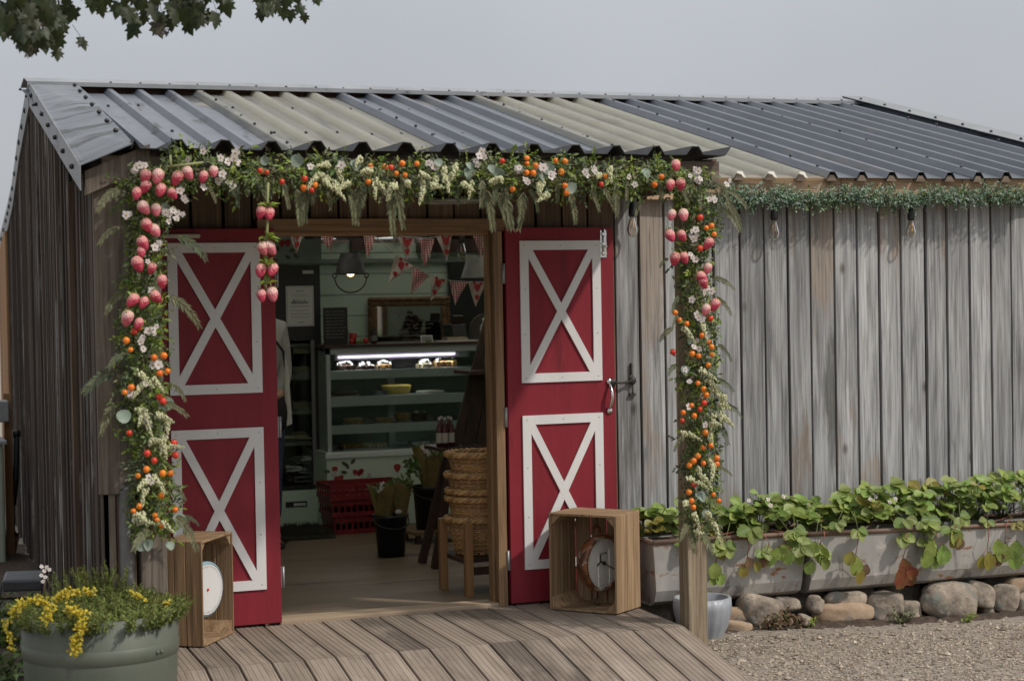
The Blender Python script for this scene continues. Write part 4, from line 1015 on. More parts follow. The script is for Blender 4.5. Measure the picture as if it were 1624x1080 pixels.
zb1 = at(1281,945,-.36).z; zt = at(1281,846,-.36).z; ztl = at(1128,855,-.36).z; ztr = at(1624,830,-.36).z; xe = at(1624,830,-.36).x
trough(at(1036,900,-.36).x, xj-.004, ztl-zb1+.002, zt-zb1, zb1+.002, 'left galvanised trough with its end behind the crate, patched with teal and rust', True)
trough(xj+.004, xj+1.85, zt-zb1-.004, zt-zb1-.004+(ztr-zt)*1.85/(xe-xj), zb1, 'right galvanised trough with red hanging leaves and rust along its foot', False)
def stone(c, r, rot, lab, ma='stone', nu=30, nv=18, seed=0):
    rs = random.Random(seed*7+3); B = MB(); B.ell((0,0,0), (1,1,1), nu, nv)
    ph = [(rs.uniform(-1,1), rs.uniform(-1,1), rs.uniform(-1,1), rs.uniform(0,6), rs.uniform(.04,.10)) for _ in range(6)]+[(rs.uniform(-3,3), rs.uniform(-3,3), rs.uniform(-3,3), rs.uniform(0,6), rs.uniform(.012,.03)) for _ in range(7)]
    M_ = Matrix.Rotation(rot,3,'Y'); vs = []
    for v in B.v:
        x, y, z = v; f = 1+sum(p[4]*math.sin(2.1*(p[0]*x+p[1]*y+p[2]*z)+p[3]) for p in ph)
        q = lambda t: math.copysign(abs(t)**.66, t)
        p = M_ @ Vector((q(x)*r[0]*f*.92, q(y)*r[1]*f*.92, q(z)*r[2]*f*.92)); vs.append(tuple(p+Vector(c)))
    B.v = vs; return tag(B.build('stone', M[ma]), lab, 'stone', 'fieldstones under the troughs')
SY = -.33
ST = [(1160,972,28,15,.1,'stone_warm','small flat orange stone beside the pale pot'),(1205,974,36,27,.25,'stone','large sloping stone leaning under the left trough beside the flat one'),
      (1246,957,20,12,0,'stone','low dark stone tucked under the left trough above the soil'),(1290,957,14,15,.3,'stone','small round stone under the joint between the troughs'),
      (1277,983,9,9,.2,'stone','tiny pale stone on the soil at the joint of the troughs'),
      (1340,951,29,13,.03,'stone','flat stone lying on top of a long orange stone'),(1338,973,41,17,.0,'stone_warm','long orange stone with a flat stone on top of it'),
      (1404,962,28,25,-.1,'stone','big round grey stone in the middle under the right trough'),(1444,968,17,16,.1,'stone','mossy round stone right of the big grey one'),
      (1497,956,42,29,.05,'stone','largest smooth boulder under the right trough'),(1553,941,22,22,.3,'stone','dark round stone right of the largest boulder'),
      (1563,966,9,9,0,'stone_warm','small pale stone wedged below the dark round stone'),(1590,950,24,27,.1,'stone','cracked upright stone near the right end of the trough'),
      (1618,928,22,13,0,'stone_warm','flat stone high under the trough at the right edge'),(1625,957,15,17,0,'stone','stone at the right edge below a flat one'),
      (1163,996,26,13,.15,'stone_warm','half buried orange stone behind the pale pot')]
for i, (px, py, a, c_, rot, ma, lab) in enumerate(ST):
    y = SY+(.03 if c_ < 14 and py < 960 else 0)-(.08 if py > 980 else 0); p = at(px, py, y); k = (at(px+10, py, y)-p).length/10*.95; kz = (at(px, py+10, y)-p).length/10
    stone(p, (a*k*1.08, max(.05, min(a,c_)*k*.95), c_*kz*1.05), rot, lab, ma, seed=i)
for i in range(9):   # back row that carries the troughs, in their shade
    stone((.75+i*.3, -.05+R_(-.03,.03), 0), (.13,.11,.10+(zb1-.09)*.5), R_(-.2,.2), 'shaded stone in the back row under the troughs', 'stone', 12, 7, 40+i)
def fluted_pot():
    c = at(1118,1016,-.52); c = Vector((at(1114,985,-.50).x, -.50, -.05)); B = MB(); n = 60
    hh = at(1114,946,-.50).z+.05; r1 = (at(1146.5,950,-.5)-at(1067,950,-.5)).length/2
    prof = [(.66*r1,0),(.70*r1,.02),(.88*r1,.07),(.97*r1,.13),(1.0*r1,hh*.75),(.985*r1,hh),(.9*r1,hh),(.88*r1,hh*.75),(.5*r1,.08),(0,.08)]; vs = []
    for k, (r, z) in enumerate(prof):
        for j in range(n):
            g = 2*PI*j/n; rr = r*(1+(.055*abs(math.sin(g*9)) if k < 6 else 0)); vs.append((c.x+rr*math.cos(g), c.y+rr*math.sin(g), c.z+z))
    B.add(vs, [(i*n+j, i*n+(j+1)%n, (i+1)*n+(j+1)%n, (i+1)*n+j) for i in range(len(prof)-1) for j in range(n)], 0, True)
    tag(B.build('plant_pot', M['pot']), 'pale grey fluted pot standing behind the right porch post', 'pot')
fluted_pot()
# strawberry plants
def leaflet(B, p, d, nrm, L_, W_, m):
    d = Vector(d).normalized(); nrm = Vector(nrm).normalized(); a = d.cross(nrm)
    a = a.normalized() if a.length > 1e-5 else d.orthogonal().normalized()
    n_ = a.cross(d); rows = [(0,.03),(.10,.34),(.17,.52),(.25,.64),(.30,.86),(.38,.84),(.44,1.0),(.54,.92),(.60,1.02),(.70,.80),(.76,.86),(.85,.56),(.90,.56),(1.0,.14)]
    vs = []
    for k, (t, wd) in enumerate(rows):
        s_ = .5*W_*wd; zz = -.14*L_*t*t; r_ = -L_*.035*(k%2 == 0)
        c = p+d*L_*t+n_*zz
        vs += [c-a*s_+n_*(s_*.34)-d*r_, c-a*s_*.5+n_*(s_*.10+L_*.012*(k%2)), c-n_*L_*.02, c+a*s_*.5+n_*(s_*.10+L_*.012*(k%2)), c+a*s_+n_*(s_*.34)-d*r_]
    fs = [(i*5+j, i*5+j+1, i*5+6+j, i*5+5+j) for i in range(len(rows)-1) for j in range(4)]
    B.add(vs, fs, m, True)
def trifol(B, c, d, up, s, m):
    d = Vector(d).normalized(); up = Vector(up).normalized(); a = d.cross(up).normalized()
    for g in (0, 1.15, -1.15):
        dd = d*math.cos(g)+a*math.sin(g); leaflet(B, c, dd+up*R_(-.12,.12), up, s*R_(.88,1.08), s*.88, m)
SL_M = ['straw_leaf','straw_red','straw_yel','straw_brown','straw_stem','runner','petal','petal_c']
def straw_plant(rs, hgt, wid, nl):
    random.seed(rs); B = MB(); S = MB()
    for k in range(nl):
        g = R_(0, 2*PI); el = R_(.25,1.45); L_ = hgt*R_(.55,1.05)
        d = Vector((math.cos(g)*math.cos(el)*wid/hgt, math.sin(g)*math.cos(el)*.6-.12, math.sin(el))).normalized()
        base = Vector((R_(-.03,.03), R_(-.03,.03), 0)); mid = base+d*L_*.55+Vector((0,0,.02)); tip = base+d*L_
        S.tube([base, mid, tip], .0022, 4, 0)
        up = Vector((R_(-.4,.4)+d.x*.2, -.55+R_(-.35,.35), .75+R_(-.2,.3))); out = Vector((d.x+R_(-.3,.3), d.y-.35, .05+R_(-.35,.2)))
        trifol(B, tip, out, up, R_(.045,.085), 0 if random.random() > .05 else 2)
    return S, B
PROT = []
def place_plants():
    spots = [(1035,848,.15,'first'),(1075,842,.13,''),(1150,846,.16,''),(1195,842,.19,''),(1240,836,.17,''),(1285,842,.11,''),(1330,832,.17,''),(1372,832,.20,''),(1412,830,.20,''),(1455,828,.22,''),(1500,826,.22,''),(1545,824,.24,''),(1590,820,.24,''),(1630,818,.24,'')]
    labs = ['leftmost strawberry plant, growing behind the wooden crate','small strawberry plant left of the right porch post','leafy strawberry plant just right of the right porch post','strawberry plant with tall light leaves over the teal patch of the left trough',
            'strawberry plant near the right end of the left trough','low strawberry plant over the joint of the two troughs','strawberry plant at the left end of the right trough','bushy strawberry plant with broad pale leaves left of the red hanging leaf',
            'strawberry plant with one long upright leaf above the red hanging leaf','dense strawberry plant right of the red hanging leaf','strawberry plant above the largest boulder','tall strawberry plant above the dark round stone','tall bushy strawberry plant near the right end of the troughs','strawberry plant cut by the right edge of the picture']
    for i, ((px, py, h, _), lab) in enumerate(zip(spots, labs)):
        p = at(px, py, -.17); T = thing('strawberry_plant', p, lab, 'plant', 'strawberry plants in the troughs')
        S, B = straw_plant(100+i, h, .20, 22 if i not in (1,5) else 15)
        for q in (S, B): q.v = [tuple(Vector(v)+p) for v in q.v]
        if i == 8:
            t = at(1412,768,-.2); S.tube([p, p+(t-p)*.5+Vector((.02,0,0)), t], .0025, 4, 0); trifol(B, t, (.3,-.4,-.05), (0,-.4,.9), .095, 0)
        if i in (3, 7, 12):
            for _ in range(5): blossom(p+Vector((R_(-.12,.12), R_(-.15,-.05), h*R_(.6,1.0))), (R_(-.3,.3),-1,.5), .012, 'strawberry_flower', T)
        for _ in range(2 if i > 1 else 1):    # leaves spilling over the rim
            q = Vector((p.x+R_(-.16,.16), -.375-R_(0,.03), p.z+R_(-.075,.05))); S.tube([p+Vector((0,-.05,.03)), (p+q)/2+Vector((0,-.06,.09)), q], .002, 4, 0)
            trifol(B, q, (R_(-.6,.6), -.5, R_(-.9,-.2)), (R_(-.3,.3), -.8, .7), R_(.05,.085), 0 if random.random() > .15 else 2)
        S.build('stalks', M['straw_stem'], T); B.build('leaves', [M[m] for m in SL_M[:4]], T)
        # trailing runners over the front of the trough
        for (rx0, ry0, cl) in RUN.get(i, []):
            Rn = MB(); Lf = MB(); a = at(rx0+R_(-8,4), 846-(rx0-1281)*.045, -.37); e_ = at(rx0, ry0, -.40)
            mid = (a+e_)/2+Vector((R_(-.02,.02),-.03,.01)); Rn.tube([p+Vector((0,-.1,.02)), a+Vector((0,-.02,.015)), mid, e_], .0022, 5, 0)
            for (ox, oy, s_, m_) in cl:
                q = at(rx0+ox, ry0+oy, -.40-R_(0,.02)); Rn.tube([e_, q], .0016, 4, 0)
                leaflet(Lf, q, (R_(-.5,.5), -.1, -1), (R_(-.5,.5), -1, .35), s_*1.25, s_*1.1, m_)
            o = Rn.build('runner', M['runner'], T); Lf.build('hanging_leaves', [M[m] for m in SL_M[:4]], o)
RUN = {2: [(1135,890,[(0,0,.07,0),(3,16,.06,0),(-8,20,.05,0)]), (1142,868,[(0,0,.05,2)]), (1185,882,[(0,0,.05,3),(-4,14,.05,2),(12,6,.05,2)])],
       3: [(1214,880,[(0,0,.05,3),(10,-4,.06,0),(18,-12,.06,0)]), (1246,862,[(0,0,.07,0),(8,10,.06,0),(-12,4,.06,0),(18,14,.05,0)])],
       5: [(1300,862,[(0,0,.08,0),(8,8,.07,0),(-8,-4,.06,0),(-12,26,.06,0),(4,22,.055,0)])],
       7: [(1357,880,[(0,0,.085,0),(-6,-6,.06,2),(4,18,.075,2),(18,14,.05,3)])],
       8: [(1432,884,[(0,0,.07,1),(10,12,.065,1),(-4,14,.095,1),(10,22,.06,1)])],
       9: [(1478,862,[(0,-6,.09,0),(18,0,.09,0),(-8,10,.075,0),(8,10,.08,0)])],
       10: [(1510,838,[(0,0,.08,0),(8,6,.07,2),(14,12,.06,3)])],
       12: [(1566,868,[(0,6,.08,2),(14,4,.07,3),(-8,12,.06,2)]), (1594,860,[(0,0,.085,0),(12,14,.08,0),(-12,-6,.07,0),(18,-4,.08,0)])]}
place_plants()
random.seed(21)
# little weeds by the stones
def weed(p, lab, n, h, ma, grp='weeds by the stones'):
    B = MB(); p = Vector(p)
    for k in range(n):
        d = Vector((R_(-1,1), R_(-1,.3), R_(.4,1.3))).normalized(); L_ = h*R_(.5,1); q = p+Vector((R_(-h,h)*.4,R_(-h,h)*.3,0)); t = q+d*L_
        B.tube([q, t], .0013, 4, 1)
        for j in range(3): B.leaf(q+d*L_*(.4+.3*j), rdir((0,-.3,.3)), (0,-.5,1), h*R_(.25,.4), h*.18, 0)
    tag(B.build('weed', [M[ma], M['straw_stem']]), lab, 'plant', grp)
g_ = lambda px, py, y=-.42: Vector((at(px, py, y).x, y, gz(at(px, py, y).x, y)))
weed(g_(1278,975), 'small fresh green weed between stones under the joint', 14, .07, 'g_fresh')
weed(g_(1430,985), 'weed with pale stems below the mossy stone', 16, .09, 'g_olive')
weed(g_(1532,985,-.5), 'small bright weed in the gravel below the largest boulder', 14, .06, 'g_fresh')
weed(g_(1225,990,-.45), 'dark reddish weed in the soil beside the sloping stone', 22, .09, 'straw_brown')
weed(g_(1250,985,-.42), 'dry brown weed under the left trough', 22, .10, 'straw_brown')

# ================================================================== CRATES AND SCALES
def crate(origin, th, w, d, h, lab, back_open):
    """apple crate on end: opening faces -n, width w along e, depth d along n"""
    e_ = Vector((math.cos(th), math.sin(th), 0)); n_ = Vector((-math.sin(th), math.cos(th), 0)); o = Vector((*origin, ZD+.004)); up = Vector((0,0,1))
    T = thing('wooden_crate', o+e_*w/2+n_*d/2, lab, 'crate'); t = .012
    def slab(c, a, b_, c3, name, ma): 
        B = MB(); B.obox(c, a, b_, c3); B.build(name, ma, T, bevel=.0025)
    for s_, nm in ((0, 'side_slat'), (1, 'side_slat')):
        x = t/2 if s_ == 0 else w-t/2; widths = [.44,.30,.26]; pos = 0
        for k, f in enumerate(widths):
            ww = f*d-.0025; slab(o+e_*x+n_*(pos+ww/2)+up*h/2, e_*t/2, n_*ww/2, up*(h/2-R_(0,.003)), nm, M['crate']); pos += f*d
    for zc, nm in ((t/2, 'bottom_slat'), (h-t/2, 'top_slat')):
        pos = 0
        for f in (.36,.34,.30):
            ww = f*d-.001; slab(o+e_*w/2+n_*(pos+ww/2)+up*zc, e_*(w/2-t-.001), n_*ww/2, up*t/2, nm, M['crate_h']); pos += f*d
    # base of the crate = back, boards with gaps
    nb = 4; 
    for k in range(nb):
        ww = (w-.02)/nb-(.006 if w < .39 else .010); slab(o+e_*(.01+(k+.5)*(w-.02)/nb)+n_*(d+.005)+up*h/2, e_*ww/2, n_*.005, up*h/2, 'back_slat', M['crate'])
    # corner blocks
    for ex, ez in ((0,0),(1,0),(0,1),(1,1)):
        B = MB(); sx = 1 if ex == 0 else -1; sz = 1 if ez == 0 else -1
        c = o+e_*(t if ex == 0 else w-t)+up*(t if ez == 0 else h-t)+n_*.008
        B.prism([(0,0),(.05,0),(0,.05)] if sx*sz > 0 else [(0,0),(0,.05),(.05,0)], c, e_*sx, up*sz, n_*(d-.02)); B.build('corner_block', M['crate'], T)
    return T, o, e_, n_
def text_part(name, s, c, ux, up, size, ma, parent):
    cu = bpy.data.curves.new(name, 'FONT'); cu.body = s; cu.size = size; cu.align_x = 'CENTER'; cu.align_y = 'CENTER'; cu.extrude = .0004
    cu.materials.append(ma); o = bpy.data.objects.new(name, cu); COL.objects.link(o); ux = Vector(ux).normalized(); up = Vector(up).normalized(); n_ = ux.cross(up)
    bpy.context.view_layer.update(); me = bpy.data.meshes.new_from_object(o.evaluated_get(bpy.context.evaluated_depsgraph_get())); bpy.data.objects.remove(o); o = bpy.data.objects.new(name, me); COL.objects.link(o)
    o.parent = parent; o.matrix_local = Matrix.Translation(Vector(c)-LOC[parent.name]) @ Matrix((ux, up, n_)).transposed().to_4x4(); return o
T, o, e_, n_ = crate((.128,-.193), -.9, .376, .257, .479, 'wooden crate with the rusty hanging scale, before the right red door', True)
# rusty hanging clock scale
c = at(951,890,0); fn = Vector((.22,-.975,.0)).normalized()   # dial faces the viewer's right
c = o+e_*.222+n_*.135+Vector((0,0,.225))
fn = (Vector((.42,-.9,0))).normalized(); fx = Vector((-fn.y, fn.x, 0)); 
S1 = thing('hanging_scale', c-Vector((0,0,.14)), 'round rusty cream clock scale hanging inside the crate by the right door', 'scale')
Mf = Matrix((fx, Vector((0,0,1)).cross(fx)*0+fn*-1, Vector((0,0,1)))).transposed()   # local y = away from viewer
Md = Matrix((fx, Vector((0,0,1)), fn)).transposed()   # local z = out of the dial
rad = .142
B = MB(); B.lathe([(0,-.085),(.06,-.083),(.1,-.07),(.13,-.045),(rad,-.01),(rad,.012),(.134,.02),(.124,.021),(.121,.012)], c, 36, 0, Md); B.build('housing', M['scale_rust'], S1)
B = MB(); B.lathe([(0,.0125),(.1215,.0125)], c, 36, 0, Md, smooth=False); B.build('dial', M['dial'], S1)
B = MB()
for k in range(50):
    g = 2*PI*k/50; dd = fx*math.sin(g)+Vector((0,0,1))*math.cos(g); r0 = .102 if k%5 == 0 else .108
    B.bar(c+fn*.0135+dd*r0, c+fn*.0135+dd*.114, .0018, .001, up=fn)
B.build('dial_marks', M['ink_grey'], S1)
B = MB(); g = math.radians(115)
dv = lambda a: fx*math.sin(a)+Vector((0,0,1))*math.cos(a)
B.bar(c+fn*.017, c+fn*.017+dv(g)*.085, .004, .002, up=fn); B.bar(c+fn*.017, c+fn*.017-dv(g)*.03, .008, .002, up=fn)
B.bar(c+fn*.017-dv(g)*.028, c+fn*.017-dv(g-.6)*.052, .007, .002, up=fn); B.bar(c+fn*.017-dv(g)*.028, c+fn*.017-dv(g+.6)*.052, .007, .002, up=fn); B.lathe([(0,.022),(.010,.021),(.010,.014)], c, 12, 0, Md)
B.build('pointer', M['ink'], S1)
text_part('dial_lettering', 'SALTER', c+fn*.0135+Vector((0,0,.048)), fx, (0,0,1), .016, M['ink'], S1)
B = MB(); t0 = c+Vector((0,0,rad)); pts = [t0+fn*-.03+fx*(.028*math.cos(a))+Vector((0,0,.005+.035*math.sin(a))) for a in [PI*k/8 for k in range(9)]]; B.tube(pts, .008, 8); B.build('hanging_loop', M['scale_rust'], S1)
B = MB(); B.tube([t0+fn*-.03+Vector((0,0,.035)), t0+fn*-.03+Vector((.006,0,.065)), t0+fn*-.03+Vector((0,0,.095))], .003, 6); B.build('hook', M['iron'], S1)
B = MB(); B.tube([c-Vector((0,0,rad))+fn*-.03, c-Vector((0,0,rad+.035))+fn*-.03], .004, 6)
B.tube([c-Vector((0,0,rad+.035))+fn*-.03+fx*(.018*math.cos(a))+Vector((0,0,.018*math.sin(a)-.018)) for a in [PI/2+k*.6 for k in range(8)]], .003, 6); B.build('hook', M['iron'], S1)
T, o, e_, n_ = crate((-1.652,-.425), .96, .365, .185, .478, 'wooden crate with the blue and white scale, before the left red door', True)
c = o+e_*.165+n_*.06+Vector((0,0,.235)); fn = -n_; fn = (fn+Vector((0,-.35,0))).normalized(); fx = Vector((-fn.y, fn.x, 0)); Md = Matrix((fx, Vector((0,0,1)), fn)).transposed()
S2 = thing('hanging_scale', c-Vector((0,0,.15)), 'pale blue scale with a big white dial inside the crate by the left door', 'scale')
B = MB(); B.lathe([(0,-.07),(.07,-.06),(.115,-.03),(.128,0),(.128,.012),(.118,.018)], c, 36, 0, Md); B.build('housing', M['blue_enamel'], S2)
B = MB(); B.lathe([(0,.017),(.116,.017)], c, 36, 0, Md, smooth=False); B.build('dial', M['dial_white'], S2)
B = MB()
for k in range(60):
    g = 2*PI*k/60; dd = fx*math.sin(g)+Vector((0,0,1))*math.cos(g); B.bar(c+fn*.018+dd*(.098 if k%5 == 0 else .103), c+fn*.018+dd*.109, .0014, .001, up=fn)
B.build('dial_marks', M['ink_grey'], S2)
B = MB(); B.lathe([(0,.024),(.006,.023),(.006,.017)], c, 10, 0, Md); B.build('dial_hub', M['redberry'], S2)
B = MB(); B.tube([c+Vector((0,0,.125))+fn*-.02, c+Vector((0,0,.16))+fn*-.02, c+Vector((.01,0,.215))+fn*-.02], .005, 6); B.build('hook', M['steel'], S2)

# ================================================================== TUB WITH PLANTS
tc_ = Vector((-2.235,-1.27,-.06)); tr_ = .307; th_ = .505
TUB = thing('barrel_planter', tc_, 'sage grey painted half barrel planter at the left corner', 'planter')
B = MB(); B.lathe([(tr_*.90,0),(tr_*.94,.12),(tr_*.975,.3),(tr_,th_),(tr_*.95,th_),(tr_*.93,.4)], tc_, 64)
B.build('barrel', M['tub'], TUB)
for z in (.14, .335):
    B = MB(); k = .905+.095*(z/th_)**.6
    B.lathe([(tr_*(k+.002),z),(tr_*(k+.010),z+.002),(tr_*(k+.022),z+.055),(tr_*(k+.014),z+.057)], tc_, 64)
    for q in range(2):
        a = -.95+q*.07; B.ell(tc_+Vector((tr_*(k+.02)*math.cos(a), tr_*(k+.02)*math.sin(a), z+.03)), (.009,.009,.009), 8, 5)
    B.build('hoop', M['tub_band'], TUB)
B = MB(); B.lathe([(0,th_-.05),(tr_*.95,th_-.06)], tc_, 40); B.build('compost', M['soil'], TUB)
H = thing('heather_plant', tc_+Vector((0,0,th_-.05)), 'bushy fine leaved green heather filling the sage grey barrel', 'plant')
B = MB()
for k in range(1000):
    g = R_(0,2*PI); rr = math.sqrt(random.random())*tr_*1.0; p = tc_+Vector((rr*math.cos(g), rr*math.sin(g), th_-.05))
    h = R_(.07,.15)*(1.05-.3*rr/tr_)+(.09 if (p-tc_-Vector((.0,.15,th_))).length < .12 and random.random() < .5 else 0)
    d = Vector((math.cos(g)*rr/tr_*.9+R_(-.35,.35), math.sin(g)*rr/tr_*.9+R_(-.35,.35), 1)).normalized()
    n_k = int(h/.0085); B.tube([p, p+d*h], .0012, 3, 1)
    for j in range(n_k):
        q = p+d*h*(.15+.85*j/n_k)
        for z in range(3): B.leaf(q, d*.7+rdir((0,0,.1),.8), d, .018*R_(.8,1.2), .0045, 0, .1)
B.build('sprigs', [M['heather'], M['twig']], H)
YF = thing('yellow_stonecrop', tc_+Vector((-.1,-.2,th_)), 'yellow flowering plant trailing over the front of the sage grey barrel', 'plant')
def yclump(path, n, w_):
    for k in range(n):
        t = random.random()*(len(path)-1); i = int(t); a, b_ = path[i], path[i+1]; f = t-i; px, py = a[0]+(b_[0]-a[0])*f, a[1]+(b_[1]-a[1])*f
        Yd = a[2]+(b_[2]-a[2])*f; q = at(px+random.gauss(0,w_*.45), py+random.gauss(0,w_*.45), Yd+R_(-.02,.02))
        if random.random() < .28: B.leaf(q, rdir((0,-.4,.2)), (0,-.5,1), .014, .006, 1)
        else:
            for z in range(4): B.leaf(q, rdir((0,-.5,.2)), (0,-.6,1), .009, .008, 0, .1)
            B.ell(q, (.0035,.0035,.0035), 5, 3, 0)
for nm, path, n, w_ in [('flower_trail', [(12,985,-1.5),(30,960,-1.52),(60,950,-1.55),(78,960,-1.57),(75,985,-1.6)], 260, 9),('flower_trail', [(85,950,-1.5),(110,938,-1.5),(150,938,-1.48)], 150, 7),
                        ('flower_trail', [(105,965,-1.58),(130,972,-1.6),(128,1000,-1.61),(118,1018,-1.60),(122,1034,-1.60)], 380, 10),('flower_trail', [(272,952,-1.33),(262,958,-1.4)], 30, 4),('flower_trail', [(205,938,-1.4),(232,952,-1.45)], 30, 4),
                        ('flower_trail', [(6,985,-1.45),(16,1010,-1.46),(18,1030,-1.46)], 60, 5)]:
    B = MB(); yclump(path, n, w_); B.tube([at(*q) for q in path], .002, 4, 1); B.build(nm, [M['yellow'], M['heather']], YF)
HY = thing('white_flower', at(68,925,-.95), 'small white flower heads sticking up behind the sage grey barrel', 'flower')
B = MB(); B.tube([at(72,960,-.95), at(70,925,-.95), at(68,905,-.95)], .003, 5); B.build('stem', M['twig'], HY)
for x, y in ((66,898),(74,899),(70,905),(66,912),(78,903),(72,915),(68,922)): blossom(at(x,y,-.97), (R_(-.5,.5),-1,.4), .009, parent=HY)

# ================================================================== BY THE SIDE WALL
FL = thing('floodlight', at(40,930,-.4), 'dark grey floodlight lying on the ground behind the barrel', 'lamp')
B = MB(); a = at(38,921,-.35); B.obox(a, (.085,-.02,0), (.015,.075,.01), (0,-.006,.028)); B.build('housing', mat('charcoal casing', (.035,.038,.045), (.05,.054,.06), 8, rough=.45), FL, bevel=.012)
B = MB(); B.tube([a+Vector((-.09,.03,-.0)), a+Vector((-.1,.06,-.08)), a+Vector((.08,.08,-.09)), a+Vector((.09,.05,0))], .006, 6); B.build('bracket', M['iron'], FL)
SPD = thing('spade', at(15,890,3.6), 'spade with black handle leaning on the dark slatted wall', 'spade')
def sp(px, py): 
    y = 4.3; return at(px, py, y)
B = MB(); B.tube([sp(26,692), sp(25,760), sp(21,800)], .022, 10); B.tube([sp(21,800), sp(21,840), sp(25,850)], .014, 10); B.build('shaft', M['black'], SPD)
B = MB(); B.tube([sp(20,688), sp(32,687)], .024, 10); B.build('grip', M['black'], SPD)
B = MB(); B.prism([(0,0),(1,.02),(.9,-.85),(.5,-1.05),(.05,-.95)], sp(9,847), sp(32,845)-sp(9,847), sp(9,847)-sp(2,895), (0,.02,0)); B.build('blade', M['rust'], SPD)
CAB = thing('pale_cabinet', (at(2,800,3.9).x-.25,3.9,-.05), 'pale sage metal cabinet cut by the left edge beside the orange boards', 'cabinet')
p0, p1 = at(11,705,3.9), at(3,865,3.9)
B = MB(); B.box(p0.x-.5, p0.x-.02, 3.9, 4.4, gz(-2,3.9)-.02, p0.z); B.build('body', M['sage_box'], CAB, bevel=.02)
B = MB(); B.box(p0.x-.5, p0.x-.0, 3.88, 4.42, p0.z, p0.z+.03); B.build('lid', M['steel'], CAB, bevel=.006)
MBX = thing('meter_box', at(6,652,4.2), 'small grey metal box on a post above the pale cabinet', 'box')
p0, p1 = at(12,634,4.2), at(12,668,4.2)
B = MB(); B.box(p0.x-.3, p0.x, 4.1, 4.25, p1.z, p0.z); B.build('housing', M['steel'], MBX, bevel=.01)
B = MB(); B.box(p0.x-.02, p0.x+.03, 4.26, 4.3, -.06, p0.z+.04); B.build('post', M['orange_wood'], MBX)
for (px, py, y, n, lab) in [(8,925,.8,40,'green weeds at the foot of the slatted wall by the floodlight'),(25,905,1.6,30,'weeds growing behind the floodlight'),(3,960,.0,26,'pale green weeds at the left edge below the floodlight')]:
    p = at(px, py, y); weed((p.x, y, gz(p.x,y)-.0), lab, n, .16, 'g_mid', 'weeds by the side wall')

# ================================================================== OVERHANGING TREE
TR = thing('maple_tree', (-4.6,-.6,-.05), 'maple tree whose leafy branches hang into the top left corner', 'tree')
B = MB(); tp = [(-4.6,-.6,-.1),(-4.62,-.62,1.2),(-4.55,-.65,2.6),(-4.4,-.7,4.2),(-4.2,-.8,6.0)]; B.tube(tp, [.2,.16,.14,.11,.06], 12)
limbs = [[(-4.55,-.65,2.7),(-3.9,-1.0,3.35),(-3.2,-1.3,3.55),(-2.5,-1.5,3.5),(-1.9,-1.55,3.38),(-1.35,-1.6,3.22)],[(-4.5,-.68,3.4),(-3.8,-1.4,4.3),(-3,-2,4.7)],[(-4.5,-.66,3.1),(-5.4,-.4,4.2),(-6,-.2,4.8)],[(-4.3,-.8,4.4),(-3.9,-.2,5.4),(-3.6,.2,6)],[(-4.3,-.8,4.6),(-4.9,-1.4,5.8)]]
for l in limbs: B.tube(l, [.07*(1-.75*i/(len(l)-1)) for i in range(len(l))], 8)
twigs = []
TL = [(10,5),(40,10),(70,12),(95,8),(20,40),(55,45),(80,40),(100,55),(35,60),(68,62),(12,30),(155,5),(200,15),(225,20),(250,30),(285,35),(265,10),(300,25),(320,28),(330,10),(180,3),(310,5),(410,3),(445,5),(465,8),(240,5),(120,3),(48,78),(35,50),(18,60)]
TLp = [at(x, y-12, -1.5+R_(-.35,.35)) for x, y in TL]
for p in TLp:
    base = min([Vector(q) for l in limbs[:1] for q in l[2:]], key=lambda q: (q-p).length); B.tube([base, (base+p)/2+Vector((0,0,.05)), p], [.012,.007,.003], 5)
B.build('trunk', M['bark'], TR)
def maple(B, p, d, nrm, s):
    d = Vector(d).normalized(); nrm = Vector(nrm).normalized(); a = d.cross(nrm).normalized(); n_ = a.cross(d)
    out = [(0,0),(.18,-.12),(.5,-.10),(.36,.12),(.72,.26),(.5,.40),(.62,.62),(.30,.56),(.24,.72),(.0,1.0)]
    pts = out+[(-x, y) for x, y in out[-2:0:-1]]
    B.add([p+d*s*.4]+[p+a*s*x*.75+d*s*y+n_*(-.25*s*abs(x)-.1*s*y*y+R_(-.03,.03)*s) for x, y in pts], [(0,1+k,1+(k+1)%len(pts)) for k in range(len(pts))], 0, True)
B = MB()
for p in TLp:
    for k in range(random.randint(6,10)):
        q = p+Vector((R_(-.09,.09), R_(-.16,.16), R_(-.05,.09))); maple(B, q, (R_(-.5,.5), R_(-.5,.5), -1), (R_(-.7,.7), -1, R_(-.3,.8)), R_(.042,.075))
        B.tube([q, q+(p-q)*.5+Vector((0,0,.03))], .0012, 3, 1)
for px, py in ((47,80),(250,45),(262,46)):
    for k in range(22): q = at(px+R_(-5,5), py+R_(-9,9), -1.5); B.tube([q, q+Vector((R_(-.015,.015),0,-.012))], .0016, 4, 1); B.leaf(q, (R_(-1,1),-.2,-.6), (0,-1,0), .014, .007, 1)
for k in range(1500):
    while True:
        q = Vector((R_(-6.6,-2.6), R_(-2.6,1.4), R_(3.3,6.9)))
        if ((q.x+4.5)/2)**2+((q.y+.7)/1.9)**2+((q.z-5)/1.8)**2 < 1 and not (q.x > -3.3 and q.z < 3.9): break
    maple(B, q, (R_(-.7,.7), R_(-.7,.7), -1), rdir((0,0,1)), R_(.09,.14))
B.build('crown', [M['maple'], M['bark']], TR)

# ================================================================== INSIDE THE SHOP
FZ = .108
